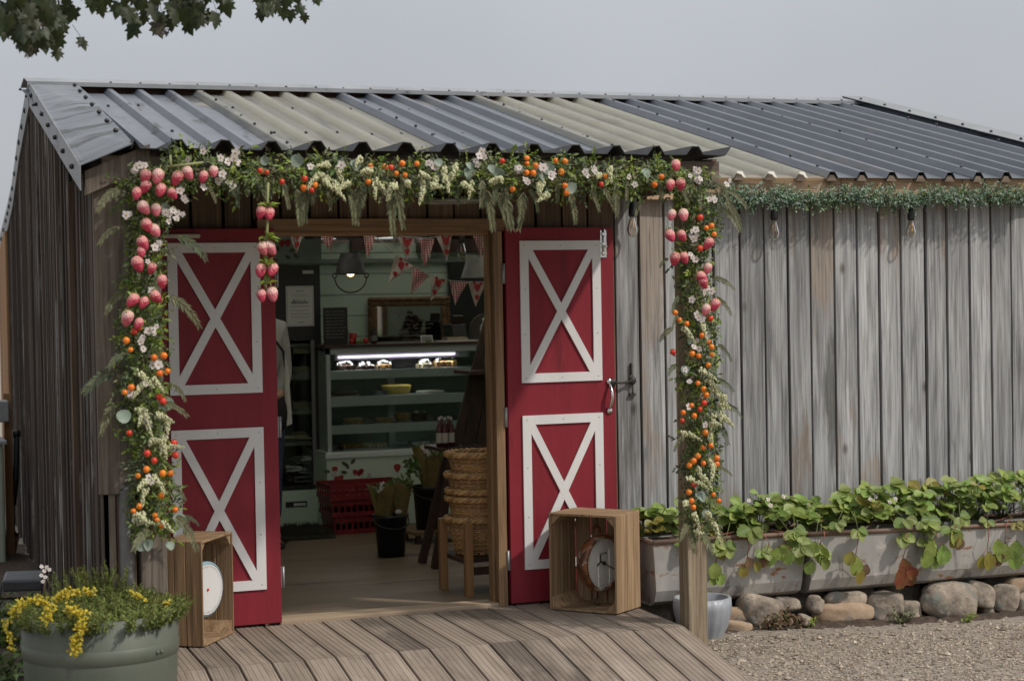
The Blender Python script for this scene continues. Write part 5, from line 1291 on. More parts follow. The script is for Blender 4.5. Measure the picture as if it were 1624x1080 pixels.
# ---- display case
yc = 3.5
cTL, cTR = at(517,552,yc), at(762,545,yc); cx0, cx1 = cTL.x, cTR.x+.35; czt = cTL.z; czb = at(517,722,yc).z
CASE = thing('display_counter', ((cx0+cx1)/2, 3.85, FZ), 'glass fronted cake counter with white shelves and painted strawberries below', 'counter')
B = MB(); B.box(cx0-.02, cx1, yc-.03, 4.1, FZ, czb); B.build('base_panel', M['sage'], CASE, bevel=.004)
B = MB(); B.box(cx0-.03, cx1, yc-.045, yc-.03, czb-.02, czb+.012); B.box(cx0-.02, cx1, yc-.03, 4.1, czb, czb+.02); B.build('base_shelf', M['case_white'], CASE)
B = MB(); B.box(cx0, cx0+.028, yc, yc+.03, czb, czt); B.box(cx0, cx1, yc, yc+.06, czt-.045, czt); B.box(cx1-.03, cx1, yc, yc+.03, czb, czt); B.build('frame', M['case_grey'], CASE)
B = MB(); B.box(cx0-.01, cx1, yc-.02, 4.12, czt, czt+.018); B.build('counter_top', M['dark_wood'], CASE)
B = MB(); B.box(cx0+.01, cx0+.016, yc+.03, 4.08, czb, czt-.02); B.box(cx0, cx1, 4.08, 4.1, czb, czt); B.build('back_panel', mat('case back panel', (.30,.36,.32), rough=.6), CASE)
shelf_z = []
for (pa, pb) in ((588,602),(630,645),(675,689)):
    z1, z0 = at(540,pa,yc).z, at(540,pb,yc).z; shelf_z.append(z1)
    B = MB(); B.box(cx0+.03, cx1-.03, yc+.02, yc+.045, z0, z1); B.box(cx0+.03, cx1-.03, yc+.045, 4.07, z1-.012, z1-.004, 1); B.build('shelf', [M['case_white'], M['glass']], CASE)
mx_ = at(634,600,yc+.3).x; B = MB(); B.box(mx_-.025, mx_+.025, yc+.5, yc+.54, czb, czt-.05); B.build('mullion', M['case_white'], CASE)
a, c = at(537,567,yc+.05), at(723,561,yc+.05); B = MB()
for k in range(64):
    t = (k+.5)/64; p = a+(c-a)*t; B.box(p.x-.0035, p.x+.0035, yc+.062, yc+.07, p.z-.005, p.z+.005)
B.build('led_strip', M['led'], CASE)
B = MB(); B.box(a.x-.02, c.x+.1, yc+.07, yc+.1, a.z-.02, a.z+.03); B.build('light_housing', M['case_grey'], CASE)
ll = bpy.data.lights.new('led_light', 'AREA'); ll.shape = 'RECTANGLE'; ll.size = c.x-a.x; ll.size_y = .03; ll.energy = 2; ll.color = (1,.93,.98)
lo_ = bpy.data.objects.new('led_light', ll); COL.objects.link(lo_); lo_.location = ((a.x+c.x)/2, yc+.12, a.z-.03); lo_.rotation_euler = (math.radians(-12),0,0); lo_.parent = CASE; lo_.matrix_parent_inverse = Matrix.Translation(-LOC[CASE.name])
B = MB(); B.box(cx0+.028, cx1-.03, yc+.008, yc+.012, czb+.012, czt-.045); B.build('front_glass', M['glass'], CASE)
yp = yc-.032
for (px, py, s) in ((531,744,.028),(534,759,.026),(541,757,.024),(563,748,.024),(573,747,.026),(569,750,.024),(630,741,.036)): p = at(px,py,yp); B = MB(); berry_art(B, p.x, p.y, p.z, s, 0, 1); B.build('painted_strawberry', M['fabric_red'], CASE)
for (px, py, a_) in ((524,748,3.0),(540,748,-.2),(553,744,2.0),(556,736,.8),(551,738,2.6),(545,767,.2),(524,765,3.4),(648,736,1.2),(646,748,-1.2)): p = at(px,py,yp); B = MB(); leaf_art(B, p.x, p.y, p.z, .036, a_, 0); B.build('painted_leaf', M['g_pine'], CASE)
for (px, py) in ((530,751),(587,752)):
    p = at(px,py,yp-.004); B = MB()
    for k in range(5): B.ell(p+Vector((.012*math.cos(k*1.257),0,.012*math.sin(k*1.257))), (.008,.002,.008), 6, 4, 0)
    B.build('painted_flower', M['paper'], CASE)

# ---- goods in the case
def on_shelf(px, i, dy=.16): 
    z = (shelf_z+[czb+.022])[i]; p = at(px, 600, yc+dy); return Vector((p.x, yc+dy, z-.003 if i < 3 else z))
def flan(px, i, r, h, ma, mb, lab, cat='cake', dy=.16, name='cake'):
    p = on_shelf(px, i, dy); T = thing(name, p, lab, cat)
    B = MB(); B.lathe([(0,0),(r*.85,0),(r*.95,h*.5),(r,h),(r*.92,h*1.02),(r*.88,h*.85)], p+Vector((0,0,.004)), 24); B.build('crust', ma, T)
    B = MB(); B.lathe([(0,h*.95),(r*.6,h*.93),(r*.89,h*.86)], p+Vector((0,0,.004)), 20); B.build('filling', mb, T)
    B = MB(); B.lathe([(0,0),(r*1.1,.001),(r*1.15,.006),(r*1.1,.004)], p, 24); B.build('plate', M['plate'], T)
    return T
flan(628,1,.105,.06,M['yellow_tub'],M['pastry'],'yellow fluted quiche in the middle of the second counter shelf','quiche',name='quiche')
flan(562,2,.085,.035,M['pastry'],M['cream_food'],'tart with pale topping on the third counter shelf')
flan(607,2,.07,.03,M['pastry'],M['cream_food'],'open cream tart in the middle of the third counter shelf',dy=.14)
flan(637,2,.058,.055,M['pastry'],M['pastry'],'round golden bun cake on the third counter shelf beside the mullion',dy=.2)
flan(545,1,.10,.028,M['choc'],M['choc'],'dark tart under film at the left of the second counter shelf')
flan(682,1,.10,.016,M['plate'],M['cream_food'],'nearly empty white cake plate on the second counter shelf',dy=.14)
for px, lab in ((659,'dark chocolate cake slice with cream, left of two on the third shelf'),(670,'dark chocolate cake slice with cream, right of two on the third shelf')):
    p = on_shelf(px, 2, .2); T = thing('cake_slice', p, lab, 'cake'); B = MB(); B.prism([(-.025,0),(.025,0),(.02,.05),(-.02,.05)], p+Vector((0,-.05,.004)), (1,0,0), (0,0,1), (0,.09,0)); B.build('sponge', M['choc'], T)
    B = MB(); B.ell(p+Vector((0,0,.06)), (.018,.03,.012), 8, 6); B.build('cream', M['cream_food'], T)
def wrapped(px, i, wd, h, ma, lab, dy=.15):
    p = on_shelf(px, i, dy); T = thing('wrapped_cake', p, lab, 'cake', 'film wrapped bakes in the counter')
    B = MB()
    for k in range(4): B.obox(p+Vector((wd*(k-1.5)/4,R_(-.02,.02),h*.3)), (wd/9,0,0), (0,.05,.0), (0,R_(-.01,.01),h*.3))
    B.build('bakes', ma, T, bevel=.004)
    B = MB(); n, m = 12, 7
    vs = [(p.x+wd*.62*(i_/(n-1)-.5)*2*.9, p.y-.07+.15*j/(m-1), p.z+h*(1.1*math.sin(PI*i_/(n-1))**.4*math.sin(PI*(j+.6)/m)**.5)+R_(0,.014)) for j in range(m) for i_ in range(n)]
    B.add(vs, [(j*n+i_, j*n+i_+1, (j+1)*n+i_+1, (j+1)*n+i_) for j in range(m-1) for i_ in range(n-1)], 0, False); B.build('film', M['film'], T)
M['film'] = glass('cling film sheet', (.75,.77,.75), rough=.25)
wrapped(545,0,.12,.06,M['choc'],'film wrapped dark brownies at the left of the top counter shelf')
wrapped(578,0,.12,.045,M['choc'],'film wrapped flat brown bakes on the top counter shelf, second from the left')
wrapped(607,0,.11,.055,M['pastry'],'film wrapped golden bakes on the top counter shelf before the dark card')
wrapped(672,0,.10,.05,M['cream_food'],'film wrapped pale bakes on the top counter shelf right of the dark card')
wrapped(705,0,.16,.07,M['pastry'],'large film wrapped pile of buns at the right of the top counter shelf')
for px, wd, lab in ((556,.17,'tray of golden flapjacks at the left of the lowest counter shelf'),(592,.15,'tray of pale pastries in the middle of the lowest counter shelf')):
    p = on_shelf(px, 3, .14); T = thing('pastry_tray', p, lab, 'tray'); B = MB(); B.box(p.x-wd/2, p.x+wd/2, p.y-.08, p.y+.12, p.z, p.z+.01); B.build('tray', M['foil'], T)
    for r in range(3):
        B = MB()
        for k in range(5): B.ell(p+Vector((wd*(k-2)/5.2,-.05+.06*r,.025)), (.016,.03,.016), 8, 6, 0, None, .15)
        B.build('pastry_row', M['cream_food'] if wd < .16 else M['pastry'], T)
for px, lab in ((655,'small foil packet at the left of the right half of the lowest counter shelf'),(672,'crumpled foil packet in the right half of the lowest counter shelf'),(690,'foil packet by the bottles on the lowest counter shelf')):
    p = on_shelf(px, 3, .12); B = MB(); B.ell(p+Vector((0,0,.02)), (.045,.05,.022), 9, 6, 0, None, .3); tag(B.build('foil_packet', M['foil']), lab, 'packet', 'foil packets in the counter')
def card(px, i, wd, h, lab, dy=.06):
    p = on_shelf(px, i, dy); T = thing('price_card', p, lab, 'card', 'dark price cards in the counter'); B = MB(); B.obox(p+Vector((0,0,h/2)), (wd/2,0,0), (0,.002,.0006), (0,.008,h/2)); B.build('board', M['slate'], T)
    B = MB()
    for k in range(3): B.bar(p+Vector((-wd*.38,-.006+.005*k,h*(.3+.22*k))), p+Vector((wd*R_(.1,.38),-.006+.005*k,h*(.3+.22*k))), .004, .0015)
    B.build('chalk_writing', M['chalk'], T)
card(640,0,.17,.065,'wide dark price card in the middle of the top counter shelf'); card(584,2,.09,.05,'dark price card on the third shelf between two tarts'); card(683,2,.07,.06,'dark price card on the third shelf right of the chocolate slices'); card(604,1,.09,.035,'low dark price card left of the yellow quiche')

# ---- on the counter top
zt_ = czt+.018
MB_ = thing('menu_board', (at(532,548,3.62).x,3.62,zt_), 'black menu board standing at the left end of the counter', 'sign')
a, c = at(513,488,3.62), at(552,550,3.62); B = MB(); B.box(a.x, c.x, 3.62, 3.635, zt_, a.z); B.build('board', M['slate'], MB_)
B = MB()
for k in range(9):
    z = a.z-.03-.022*k; q = a.x+.015
    while q < c.x-.03: l = R_(.01,.03); B.box(q, min(q+l,c.x-.012), 3.617, 3.6195, z, z+.004); q += l+.008
B.build('chalk_writing', M['ink_grey'], MB_)
B = MB(); B.bar((c.x,3.63,zt_+.1), (c.x+.045,3.7,zt_), .012, .012); B.build('strut', M['cream'], MB_)
q = at(560,548,3.66); T = thing('red_cup', (q.x,q.y,zt_), 'red glass tumbler beside the black menu board', 'cup'); B = MB(); B.lathe([(0,0),(.022,0),(.028,.075),(.026,.075),(.02,.01)], (q.x,q.y,zt_), 16); B.build('cup', M['red_prod'], T)
for (px, dz, r, ma, lab) in ((557,.018,.018,'red_prod','red tomato beside the red tumbler on the counter'),(580,.02,.022,'red_prod','red tomato right of the green fruit on the counter'),(573,.016,.017,'green_prod','yellow green fruit between red ones on the counter'),(567,.012,.013,'green_prod','small green fruit nearest the red tumbler on the counter')):
    q = at(px, 548, 3.6); B = MB(); B.ell((q.x,q.y,zt_+r), (r,r,r*.9), 12, 8); B.tube([(q.x,q.y,zt_+1.8*r),(q.x+.003,q.y,zt_+2.2*r)], .002, 5, 1); tag(B.build('fruit', [M[ma], M['g_pine']]), lab, 'fruit', 'fruit on the counter')
def bottle(p, r, h, ma, lab, cap='black', labm='label', grp=None):
    T = thing('bottle', p, lab, 'bottle', grp); p = Vector(p)
    B = MB(); B.lathe([(0,0),(r,.003),(r,h*.58),(r*.85,h*.68),(r*.36,h*.8),(r*.34,h*.93)], p, 16); B.build('bottle_body', ma, T)
    B = MB(); B.lathe([(r*.4,h*.9),(r*.42,h),(0,h)], p, 12); B.build('cap', M[cap], T)
    B = MB(); B.lathe([(r*1.02,h*.15),(r*1.02,h*.48)], p, 16); B.build('bottle_label', M[labm], T)
q = at(593,548,3.6); bottle((q.x,q.y,zt_), .022, .12, M['slate'], 'dark glass bottle on the counter before the gilt frame', labm='ink_grey')
q = at(768,548,3.6); bottle((q.x,q.y,zt_), .028, .16, M['plate'], 'white pump bottle at the right end of the counter', cap='plate')
T = thing('card_stand', (at(676,548,3.6).x,3.6,zt_), 'small framed card on the counter before the gilt frame', 'sign'); a, c = at(668,532,3.6), at(687,548,3.6)
B = MB(); B.obox(((a.x+c.x)/2,3.61,(a.z+zt_)/2), ((c.x-a.x)/2,0,0), (0,.004,0), (0,.01,(a.z-zt_)/2)); B.build('frame', M['paper'], T)
B = MB(); B.obox(((a.x+c.x)/2,3.604,(a.z+zt_)/2), ((c.x-a.x)/2-.008,0,0), (0,.002,0), (0,.01,(a.z-zt_)/2-.008)); B.build('card', M['ink_grey'], T)
B = MB(); q = at(680,542,3.59); B.box(q.x-.02,q.x+.02,3.592,3.596,q.z-.012,q.z+.01); B.build('picture', M['green_prod'], T)
T = thing('till', (at(725,548,3.8).x,3.8,zt_), 'dark cash till at the right half of the counter', 'till'); a, c = at(713,515,3.8), at(738,546,3.8)
B = MB(); B.obox(((a.x+c.x)/2,3.85,zt_+.06), ((c.x-a.x)/2,0,0), (0,.10,0), (0,.02,.06)); B.build('body', M['black'], T, bevel=.01)
B = MB(); B.obox(((a.x+c.x)/2,3.80,zt_+.14), ((c.x-a.x)/2*.7,0,0), (0,.012,.004), (0,-.012,.04)); B.build('screen', M['hair'], T, bevel=.006)
q0, q1 = at(708,536,3.68), at(741,545,3.68); B = MB(); B.box(q0.x, q1.x, 3.66, 3.78, zt_, q0.z); B.box(q0.x+.01, q1.x-.01, 3.67, 3.77, q0.z, q0.z+.004); tag(B.build('paper_tray', mat('cream card tray', (.42,.34,.22), (.48,.40,.27), 10, rough=.7)), 'cream card tray on the counter in front of the dark till', 'tray')
B = MB(); q0, q1 = at(695,543,3.58), at(758,541,3.58); B.box(q0.x, q1.x, 3.55, 3.66, zt_, zt_+.008); tag(B.build('paper_sheets', M['paper']), 'white papers lying on the right half of the counter', 'papers')
T = thing('round_back_chair', (at(770,520,4.4).x,4.4,FZ), 'grey brown round topped chair back behind the right end of the counter', 'chair'); q = at(768,525,4.4); rr_ = (at(790,525,4.4).x-q.x)
B = MB(); B.prism([(rr_*math.cos(t), rr_*1.15*math.sin(t)) for t in [PI*k/14 for k in range(15)]]+[(-rr_,-.35),(rr_,-.35)], q, (1,0,0), (0,0,1), (0,.03,0)); B.build('backrest', mat('grey brown upholstery', (.10,.085,.07), (.14,.12,.10), 12, rough=.9), T)
for dx in (-1,1):
    B = MB(); B.box(q.x+dx*rr_*.9-.02, q.x+dx*rr_*.9+.02, 4.38, 4.42, FZ, q.z-.2); B.build('leg', M['dark_wood'], T)
B = MB(); B.box(q.x-rr_, q.x+rr_, 4.43, 4.8, .5, .56); B.build('seat', M['dark_wood'], T)

# ---- gilt mirror with chalk pen writing
a, c = at(584,472,4.86), at(709,548,4.86); zb_ = min(c.z, czt+.0)
MR = thing('gilt_mirror', ((a.x+c.x)/2,4.87,zb_), 'gilt framed mirror with white handwriting on the green plank wall', 'mirror'); fw_ = .07
def rotm(B):
    pv = Vector((a0m,4.88,0)); K = Matrix.Rotation(-math.radians(14.1),3,'Z'); B.v = [tuple(K @ (Vector(v)-pv)+pv) for v in B.v]
a0m = a.x
B = MB(); B.box(a.x, c.x, 4.83, 4.88, a.z-fw_, a.z); B.box(a.x, c.x, 4.83, 4.88, zb_-.1, zb_-.03); B.box(a.x, a.x+fw_, 4.83, 4.88, zb_-.03, a.z-fw_); B.box(c.x-fw_, c.x, 4.83, 4.88, zb_-.03, a.z-fw_)
rotm(B); B.build('frame', M['gilt'], MR, bevel=.012)
B = MB()
for k in range(30): q = a.x+.02+k*(c.x-a.x-.04)/29; B.ell((q,4.825,a.z-.02), (.012,.008,.012), 6, 4)
for k in range(14): z = a.z-.02-k*.025; B.ell((a.x+.02,4.825,z), (.012,.008,.012), 6, 4); B.ell((c.x-.02,4.825,z), (.012,.008,.012), 6, 4)
rotm(B); B.build('beading', M['gilt'], MR)
B = MB(); B.obox(((a.x+c.x)/2,4.865,(a.z+zb_)/2-.05), ((c.x-a.x)/2-fw_*.5,0,0), (0,.002,0), (0,.0,(a.z-zb_)/2)); rotm(B); B.build('mirror_glass', M['mirror'], MR)
B = MB(); rg2 = random.Random(5)
def squiggle(x0, x1, z, h, r):
    x = x0
    while x < x1:
        L_ = rg2.uniform(.03,.09); n = max(3, int(L_/.008)); pts = [(x+L_*k/n, 4.861, z+h*rg2.uniform(-.5,.6)*(1.5 if k == 0 else 1)) for k in range(n+1)]
        B.tube(pts, r, 3); x += L_+.02
tx0, tx1 = at(618,500,4.86).x, at(668,500,4.86).x
squiggle(tx0+.03, tx0+.2, at(0,500,4.86).z*0+at(630,499,4.86).z, .035, .003)
for k, (u0, u1) in enumerate(((0,1),(.2,1),(.15,.95),(.25,.9),(.1,1),(0,.8),(.05,.85))):
    z = at(640,509+6*k,4.86).z; squiggle(tx0+(tx1-tx0)*u0, tx0+(tx1-tx0)*u1, z, .014, .002)
rotm(B); B.build('handwriting', M['chalk'], MR)

# ---- fridge, notice
fy = 3.75; f1 = at(507,420,fy); f0x = at(440,420,fy).x-.35; fzt = f1.z
FR = thing('upright_fridge', ((f0x+f1.x)/2, fy+.3, FZ), 'tall black glass doored fridge left of the counter', 'fridge')
zg0, zg1 = at(507,768,fy).z, at(507,540,fy).z
B = MB(); B.box(f1.x-.05, f1.x, fy, fy+.6, .36, fzt); B.box(f0x, f0x+.05, fy, fy+.6, .36, fzt); B.box(f0x+.05, f1.x-.05, fy+.56, fy+.6, .36, fzt); B.box(f0x+.05, f1.x-.05, fy+.02, fy+.56, fzt-.05, fzt); B.box(f0x+.05, f1.x-.05, fy, fy+.56, .36, zg0)
B.build('body', M['black'], FR)
B = MB(); B.box(f0x+.05, f1.x-.05, fy, fy+.02, at(470,540,fy).z, fzt); B.build('header', M['slate'], FR)
B = MB(); a, c = at(480,411,fy-.004), at(497,418,fy-.004); a, c = at(480,429,fy-.004), at(497,434,fy-.004); B.box(a.x, c.x, fy-.004, fy, c.z, a.z); B.build('maker_plate', M['paper'], FR)
for (py0, py1) in ((545,548),(592,600),(650,655),(700,704)):
    z = at(470,py0,fy+.1).z; z0 = at(470,py1,fy+.1).z; B = MB(); B.box(f0x+.05, f1.x-.06, fy+.06, fy+.55, z0-.008, z); B.build('shelf', M['zinc_pale'], FR)
B = MB(); B.box(f1.x-.075, f1.x-.05, fy-.002, fy+.02, zg0, at(470,540,fy).z); B.build('door_edge', M['ink_grey'], FR)
B = MB(); B.box(f0x+.05, f1.x-.05, fy+.008, fy+.012, zg0, at(470,540,fy).z); B.build('door_glass', M['glass'], FR)
B = MB(); B.box(f0x+.05, f1.x+.03, fy-.02, fy+.55, FZ, at(500,776,fy-.02).z); B.build('base_panel', M['sage'], FR)
a, c = at(453,797,fy-.024), at(487,803,fy-.024); B = MB(); B.box(a.x, c.x, fy-.026, fy-.021, c.z, a.z+.004); B.build('vent', M['black'], FR)
a, c = at(466,798,fy-.027), at(485,801,fy-.027); B = MB(); B.box(a.x, c.x, fy-.029, fy-.0265, c.z, a.z); B.build('control_strip', M['paper'], FR)
for (px, py, n, lab, ma) in ((478,758,16,'heap of film wrapped sandwiches on the bottom fridge shelf','foil'),(470,695,8,'pale wrapped cheeses on the middle fridge shelf','cream_food')):
    q = at(px, py, fy+.2); B = MB()
    for k in range(n): B.obox((q.x+R_(-.08,.06), fy+.2+R_(-.1,.1), zg0+.01+.012*k if n > 10 else q.z-.01+.005*k), (R_(.05,.08),R_(-.02,.02),R_(-.01,.01)), (0,.05,R_(-.01,.01)), (0,0,.006))
    tag(B.build('wrapped_food', M[ma]), lab, 'food')
for (py, lab, ma) in ((560,'row of pale cartons on the top fridge shelf','cream_food'),(592,'cream cartons on the second fridge shelf','cream_food'),(648,'cream cartons on the third fridge shelf','cream_food')):
    q = at(480, py, fy+.15); B = MB(); B.box(at(462,py,fy+.15).x, at(499,py,fy+.15).x, fy+.1, fy+.3, q.z, q.z+.045); tag(B.build('carton', mat('dim cream carton', (.25,.22,.15), (.3,.27,.19), 10, rough=.7)), lab, 'carton', 'cream cartons in the fridge')
NT = thing('notice', at(475,517,fy-.006), 'white printed notice stuck on the black fridge', 'notice'); a, c = at(453,454,fy-.006), at(498,517,fy-.006)
B = MB(); B.box(a.x, c.x, fy-.009, fy-.005, c.z, a.z); B.build('paper', M['paper'], NT)
B = MB(); W_, H_ = c.x-a.x, a.z-c.z; yl_ = fy-.0105
for (u0, v0, u1, v1) in ((.04,.03,.96,.036),(.04,.964,.96,.97),(.04,.03,.05,.97),(.95,.03,.96,.97)): B.box(a.x+W_*u0, a.x+W_*u1, yl_, yl_+.001, a.z-H_*v1, a.z-H_*v0)
for v, u0, u1, h in ((.115,.36,.62,.022),(.215,.2,.8,.008),(.25,.28,.72,.008),(.50,.16,.84,.018),(.595,.16,.84,.010),(.63,.35,.65,.008),(.685,.16,.84,.016),(.755,.16,.84,.008),(.785,.2,.8,.008),(.89,.38,.64,.022)):
    q = u0
    while q < u1: l = R_(.03,.1); B.box(a.x+W_*q, a.x+W_*min(q+l,u1), yl_, yl_+.001, a.z-H_*(v+h), a.z-H_*v); q += l+.02
for k in range(16): u = .18+.04*k; hh = R_(.04,.11); B.box(a.x+W_*u, a.x+W_*(u+R_(.02,.045)), yl_, yl_+.001, a.z-H_*.44, a.z-H_*(.44-hh))
B.build('printed_lines', M['ink_grey'], NT)
a, c = at(455,832,3.05), at(526,853,3.05); B = MB()
B.box(a.x-.2, c.x, 2.95, 3.45, FZ, FZ+.02); 
for k in range(900): p = Vector((R_(a.x-.2, c.x), R_(2.95,3.44), FZ+.02)); B.leaf(p, (R_(-.4,.4),R_(-.4,.4),1), (0,-1,0), R_(.025,.055), .008)
tag(B.build('door_mat', M['mat']), 'dark bristly mat on the floor before the fridge', 'mat')

# ---- red crates, buckets with wrapped bouquets
rx0, rx1 = at(527,780,3.15).x, at(640,780,3.15).x; z0 = FZ
zs = [at(560,p,3.12).z for p in (842,818,792,766)]; zs[0] = FZ+.002
for k, lab in enumerate(('lowest dark red plastic crate under the counter','middle dark red plastic crate under the counter','topmost dark red plastic crate under the counter')):
    T = thing('plastic_crate', ((rx0+rx1)/2,3.28,zs[k]), lab, 'crate', 'stacked red crates under the counter'); za, zb2 = zs[k], zs[k+1]-.004; hx = .015*k
    B = MB(); x0, x1, y0, y1 = rx0-hx, rx1+hx*.3, 3.12-hx, 3.44
    for (xa, xb, ya, yb) in ((x0,x1,y0,y0+.012),(x0,x1,y1-.012,y1),(x0,x0+.012,y0+.012,y1-.012),(x1-.012,x1,y0+.012,y1-.012)):
        B.box(xa,xb,ya,yb,za,za+.03)
        B.box(xa,xb,ya,yb,zb2-.035,zb2)
    n = 12
    for q in range(n+1): xx = x0+(x1-x0-.012)*q/n; B.box(xx, xx+.012, y0+.002, y0+.010, za+.03, zb2-.035)
    for q in range(6): yy = y0+.02+(y1-y0-.05)*q/5; B.box(x0+.002, x0+.010, yy, yy+.012, za+.03, zb2-.035)
    B.box(x0+.012,x1-.012,y0+.012,y1-.012,za,za+.008); B.build('lattice', M['red_plastic'], T)
    B = MB(); B.box((x0+x1)/2-.1,(x0+x1)/2+.1,y0-.008,y0-.001,zb2-.03,zb2-.008); B.build('grip', M['red_plastic'], T)
def bucket(base, r0, r1, h, lab):
    T = thing('flower_bucket', base, lab, 'bucket', 'black flower buckets on the shop floor'); B = MB(); B.lathe([(0,0),(r0,.002),(r1,h),(r1*1.07,h),(r1*1.07,h-.02),(r1*1.0,h-.022)], base, 28); B.lathe([(r1*.97,h),(r0*.95,.02),(0,.02)], base, 28); B.build('pail', M['black_bucket'], T)
    B = MB(); B.tube([Vector(base)+Vector((r1*1.08*math.cos(g), r1*1.08*math.sin(g)*.98, h-.03-.05*math.sin(g+PI))) for g in [PI+PI*k/14 for k in range(15)]], .004, 6); B.build('bail_handle', M['iron'], T)
def bouquet(p, r, h, lab, seed, flow):
    random.seed(seed); T = thing('bouquet', p, lab, 'flowers', 'paper wrapped bouquets'); p = Vector(p); B = MB(); n = 22
    prof = [(.25,-.12),(.5,.1),(.8,.55),(1.05,.9),(1.15,1.0)]; vs = []
    for i, (a_, z_) in enumerate(prof):
        for j in range(n): g = 2*PI*j/n; w_ = 1+(.16*math.sin(5*g+seed)+.1*math.sin(9*g))*(i/4); vs.append(p+Vector((r*a_*w_*math.cos(g), r*a_*w_*math.sin(g), h*z_*(1+.14*math.sin(3*g+seed)*(i/4)))))
    B.add(vs, [(i*n+j, i*n+(j+1)%n, (i+1)*n+(j+1)%n, (i+1)*n+j) for i in range(4) for j in range(n)], 0, False); B.build('wrapping_paper', M['kraft'], T)
    B = MB()
    for k in range(70): q = p+Vector((R_(-r,r)*.7, R_(-r,r)*.7, h*R_(.6,1.1))); B.leaf(q, rdir((0,-.2,.6)), (0,-1,.5), R_(.03,.06), .022)
    B.build('leaves', M['g_mid'], T)
    for k in range(9):
        q = p+Vector((R_(-r,r)*.6, R_(-r,r)*.5-.02, h*R_(.85,1.1))); blossom(q, (R_(-.4,.4),-1,.8), R_(.018,.028), 'flower', T, 7)
    random.seed(seed+1)
yb = 1.94; bp0 = atz(627,885,FZ); r1 = (at(655,820,bp0.y).x-at(600,820,bp0.y).x)/2; bh = at(627,820,bp0.y-r1*.5).z-FZ
bb0 = Vector((at(628,850,bp0.y).x, bp0.y+.1, FZ+.002)); bucket(bb0, r1*.74, r1*.95, bh, 'black bucket holding a paper wrapped bouquet in front of the red crates')
bouquet(bb0+Vector((-.04,0,bh*.75)), r1*.72, .22, 'brown paper bouquet with small flowers standing left in the front bucket', 31, 1)
bouquet(bb0+Vector((.06,-.02,bh*.85)), r1*.6, .21, 'rounder brown paper bouquet with a sticker in the front bucket', 33, 1)
B = MB(); q = at(632,811,bb0.y-r1*.75); B.ell(q, (.022,.003,.013), 10, 6); tag(B.build('sticker', M['paper']), 'oval white sticker on the bouquet wrapping in the front bucket', 'sticker')
y2 = 2.55; b20 = at(686,838,y2); T = thing('low_stand', (b20.x, y2, FZ), 'low wooden stand under the rear flower bucket', 'stand')
B = MB(); B.box(b20.x-.17, b20.x+.15, y2-.15, y2+.17, b20.z-.02, b20.z); B.build('board', M['frame_wood'], T)
for sx_ in (-1,1):
    for sy_ in (-1,1): B = MB(); B.box(b20.x-.01+sx_*.13-.015, b20.x-.01+sx_*.13+.015, y2+sy_*.13-.015, y2+sy_*.13+.015, FZ, b20.z-.02); B.build('leg', M['dark_wood'], T)
r2 = (at(708,780,y2).x-at(656,780,y2).x)/2; h2 = at(682,772,y2-.1).z-b20.z; bc = Vector((at(682,800,y2).x, y2, b20.z+.001)); bucket(bc, r2*.82, r2*.98, h2, 'larger black bucket on the low stand behind the front one')
bouquet(bc+Vector((0,0,h2*.82)), r2*.85, .27, 'large brown paper bouquet with orange and dark flowers in the rear bucket', 35, 1)
T = thing('green_sprig', at(655,735,y2-.1), 'leafy green sprig with a strawberry leaning out of the rear bouquet', 'plant'); B = MB()
for k in range(30): q = at(R_(646,664), R_(728,752), y2-.1); B.leaf(q, rdir((0,-.3,.3)), (0,-1,.5), R_(.03,.055), .03)
B.tube([at(668,765,y2-.1), at(655,735,y2-.1)], .003, 5); B.build('leaves', M['g_mid'], T)
# ---- ladder display shelf with bottles
LY = 1.35; T = thing('ladder_shelf', (at(745,860,LY).x, LY, FZ), 'dark stained A shaped display shelf of slanted boards beside the baskets', 'shelf')
q = lambda px, py, y: at(px, py, y)
for k, (ax, ay, bx_, by_, yy) in enumerate(((775,505,722,706,LY),(783,515,742,706,LY+.03),(795,525,762,706,LY+.06),(770,600,735,706,LY+.02))):
    B = MB(); B.bar(q(ax,ay,yy+.18), q(bx_,by_,yy), .075 if k else .05, .018, up=(.3,-1,.2)); B.build('slanted_board', M['dark_wood'], T, bevel=.002)
for (x0, x1, py, yy) in ((738,800,588,LY),(690,800,709,LY-.02)):
    a, c = q(x0,py,yy), q(x1,py,yy); B = MB(); B.box(a.x, c.x+.1, yy-.07, yy+.2, a.z-.022, a.z); B.build('shelf_board', M['dark_wood'], T, bevel=.002)
for (ax, ay, bx_, by_, yy) in ((718,712,690,895,LY),(712,712,668,850,LY+.25),(792,712,812,880,LY+.05)): 
    B = MB(); p1 = q(ax,ay,yy); p2 = q(bx_,by_,yy); p2.z = FZ+.001; B.bar(p1, p2, .05, .025, up=(0,-1,0)); B.build('leg', M['dark_wood'], T, bevel=.002)
zs_ = q(700,709,LY-.02).z
for i, (px, dy, lab) in enumerate(((697,-.03,'leftmost dark red bottle on the ladder shelf'),(706,-.04,'middle dark red bottle with a pale label on the ladder shelf'),(716,-.03,'right dark red bottle on the ladder shelf beside the slanted board'),(701,.05,'dark red bottle in the second row, left, on the ladder shelf'),(712,.06,'dark red bottle in the second row, right, on the ladder shelf'))):
    bottle((q(px,706,LY+dy).x, LY+dy, zs_+.001), .019, .17, M['sauce'], lab, 'label', 'label', 'bottles on the ladder shelf')
zs2 = q(770,588,LY).z; bottle((q(775,588,LY).x, LY, zs2+.001), .022, .15, M['slate'], 'black bottle on the upper board of the ladder shelf', 'zinc_pale', 'ink_grey')
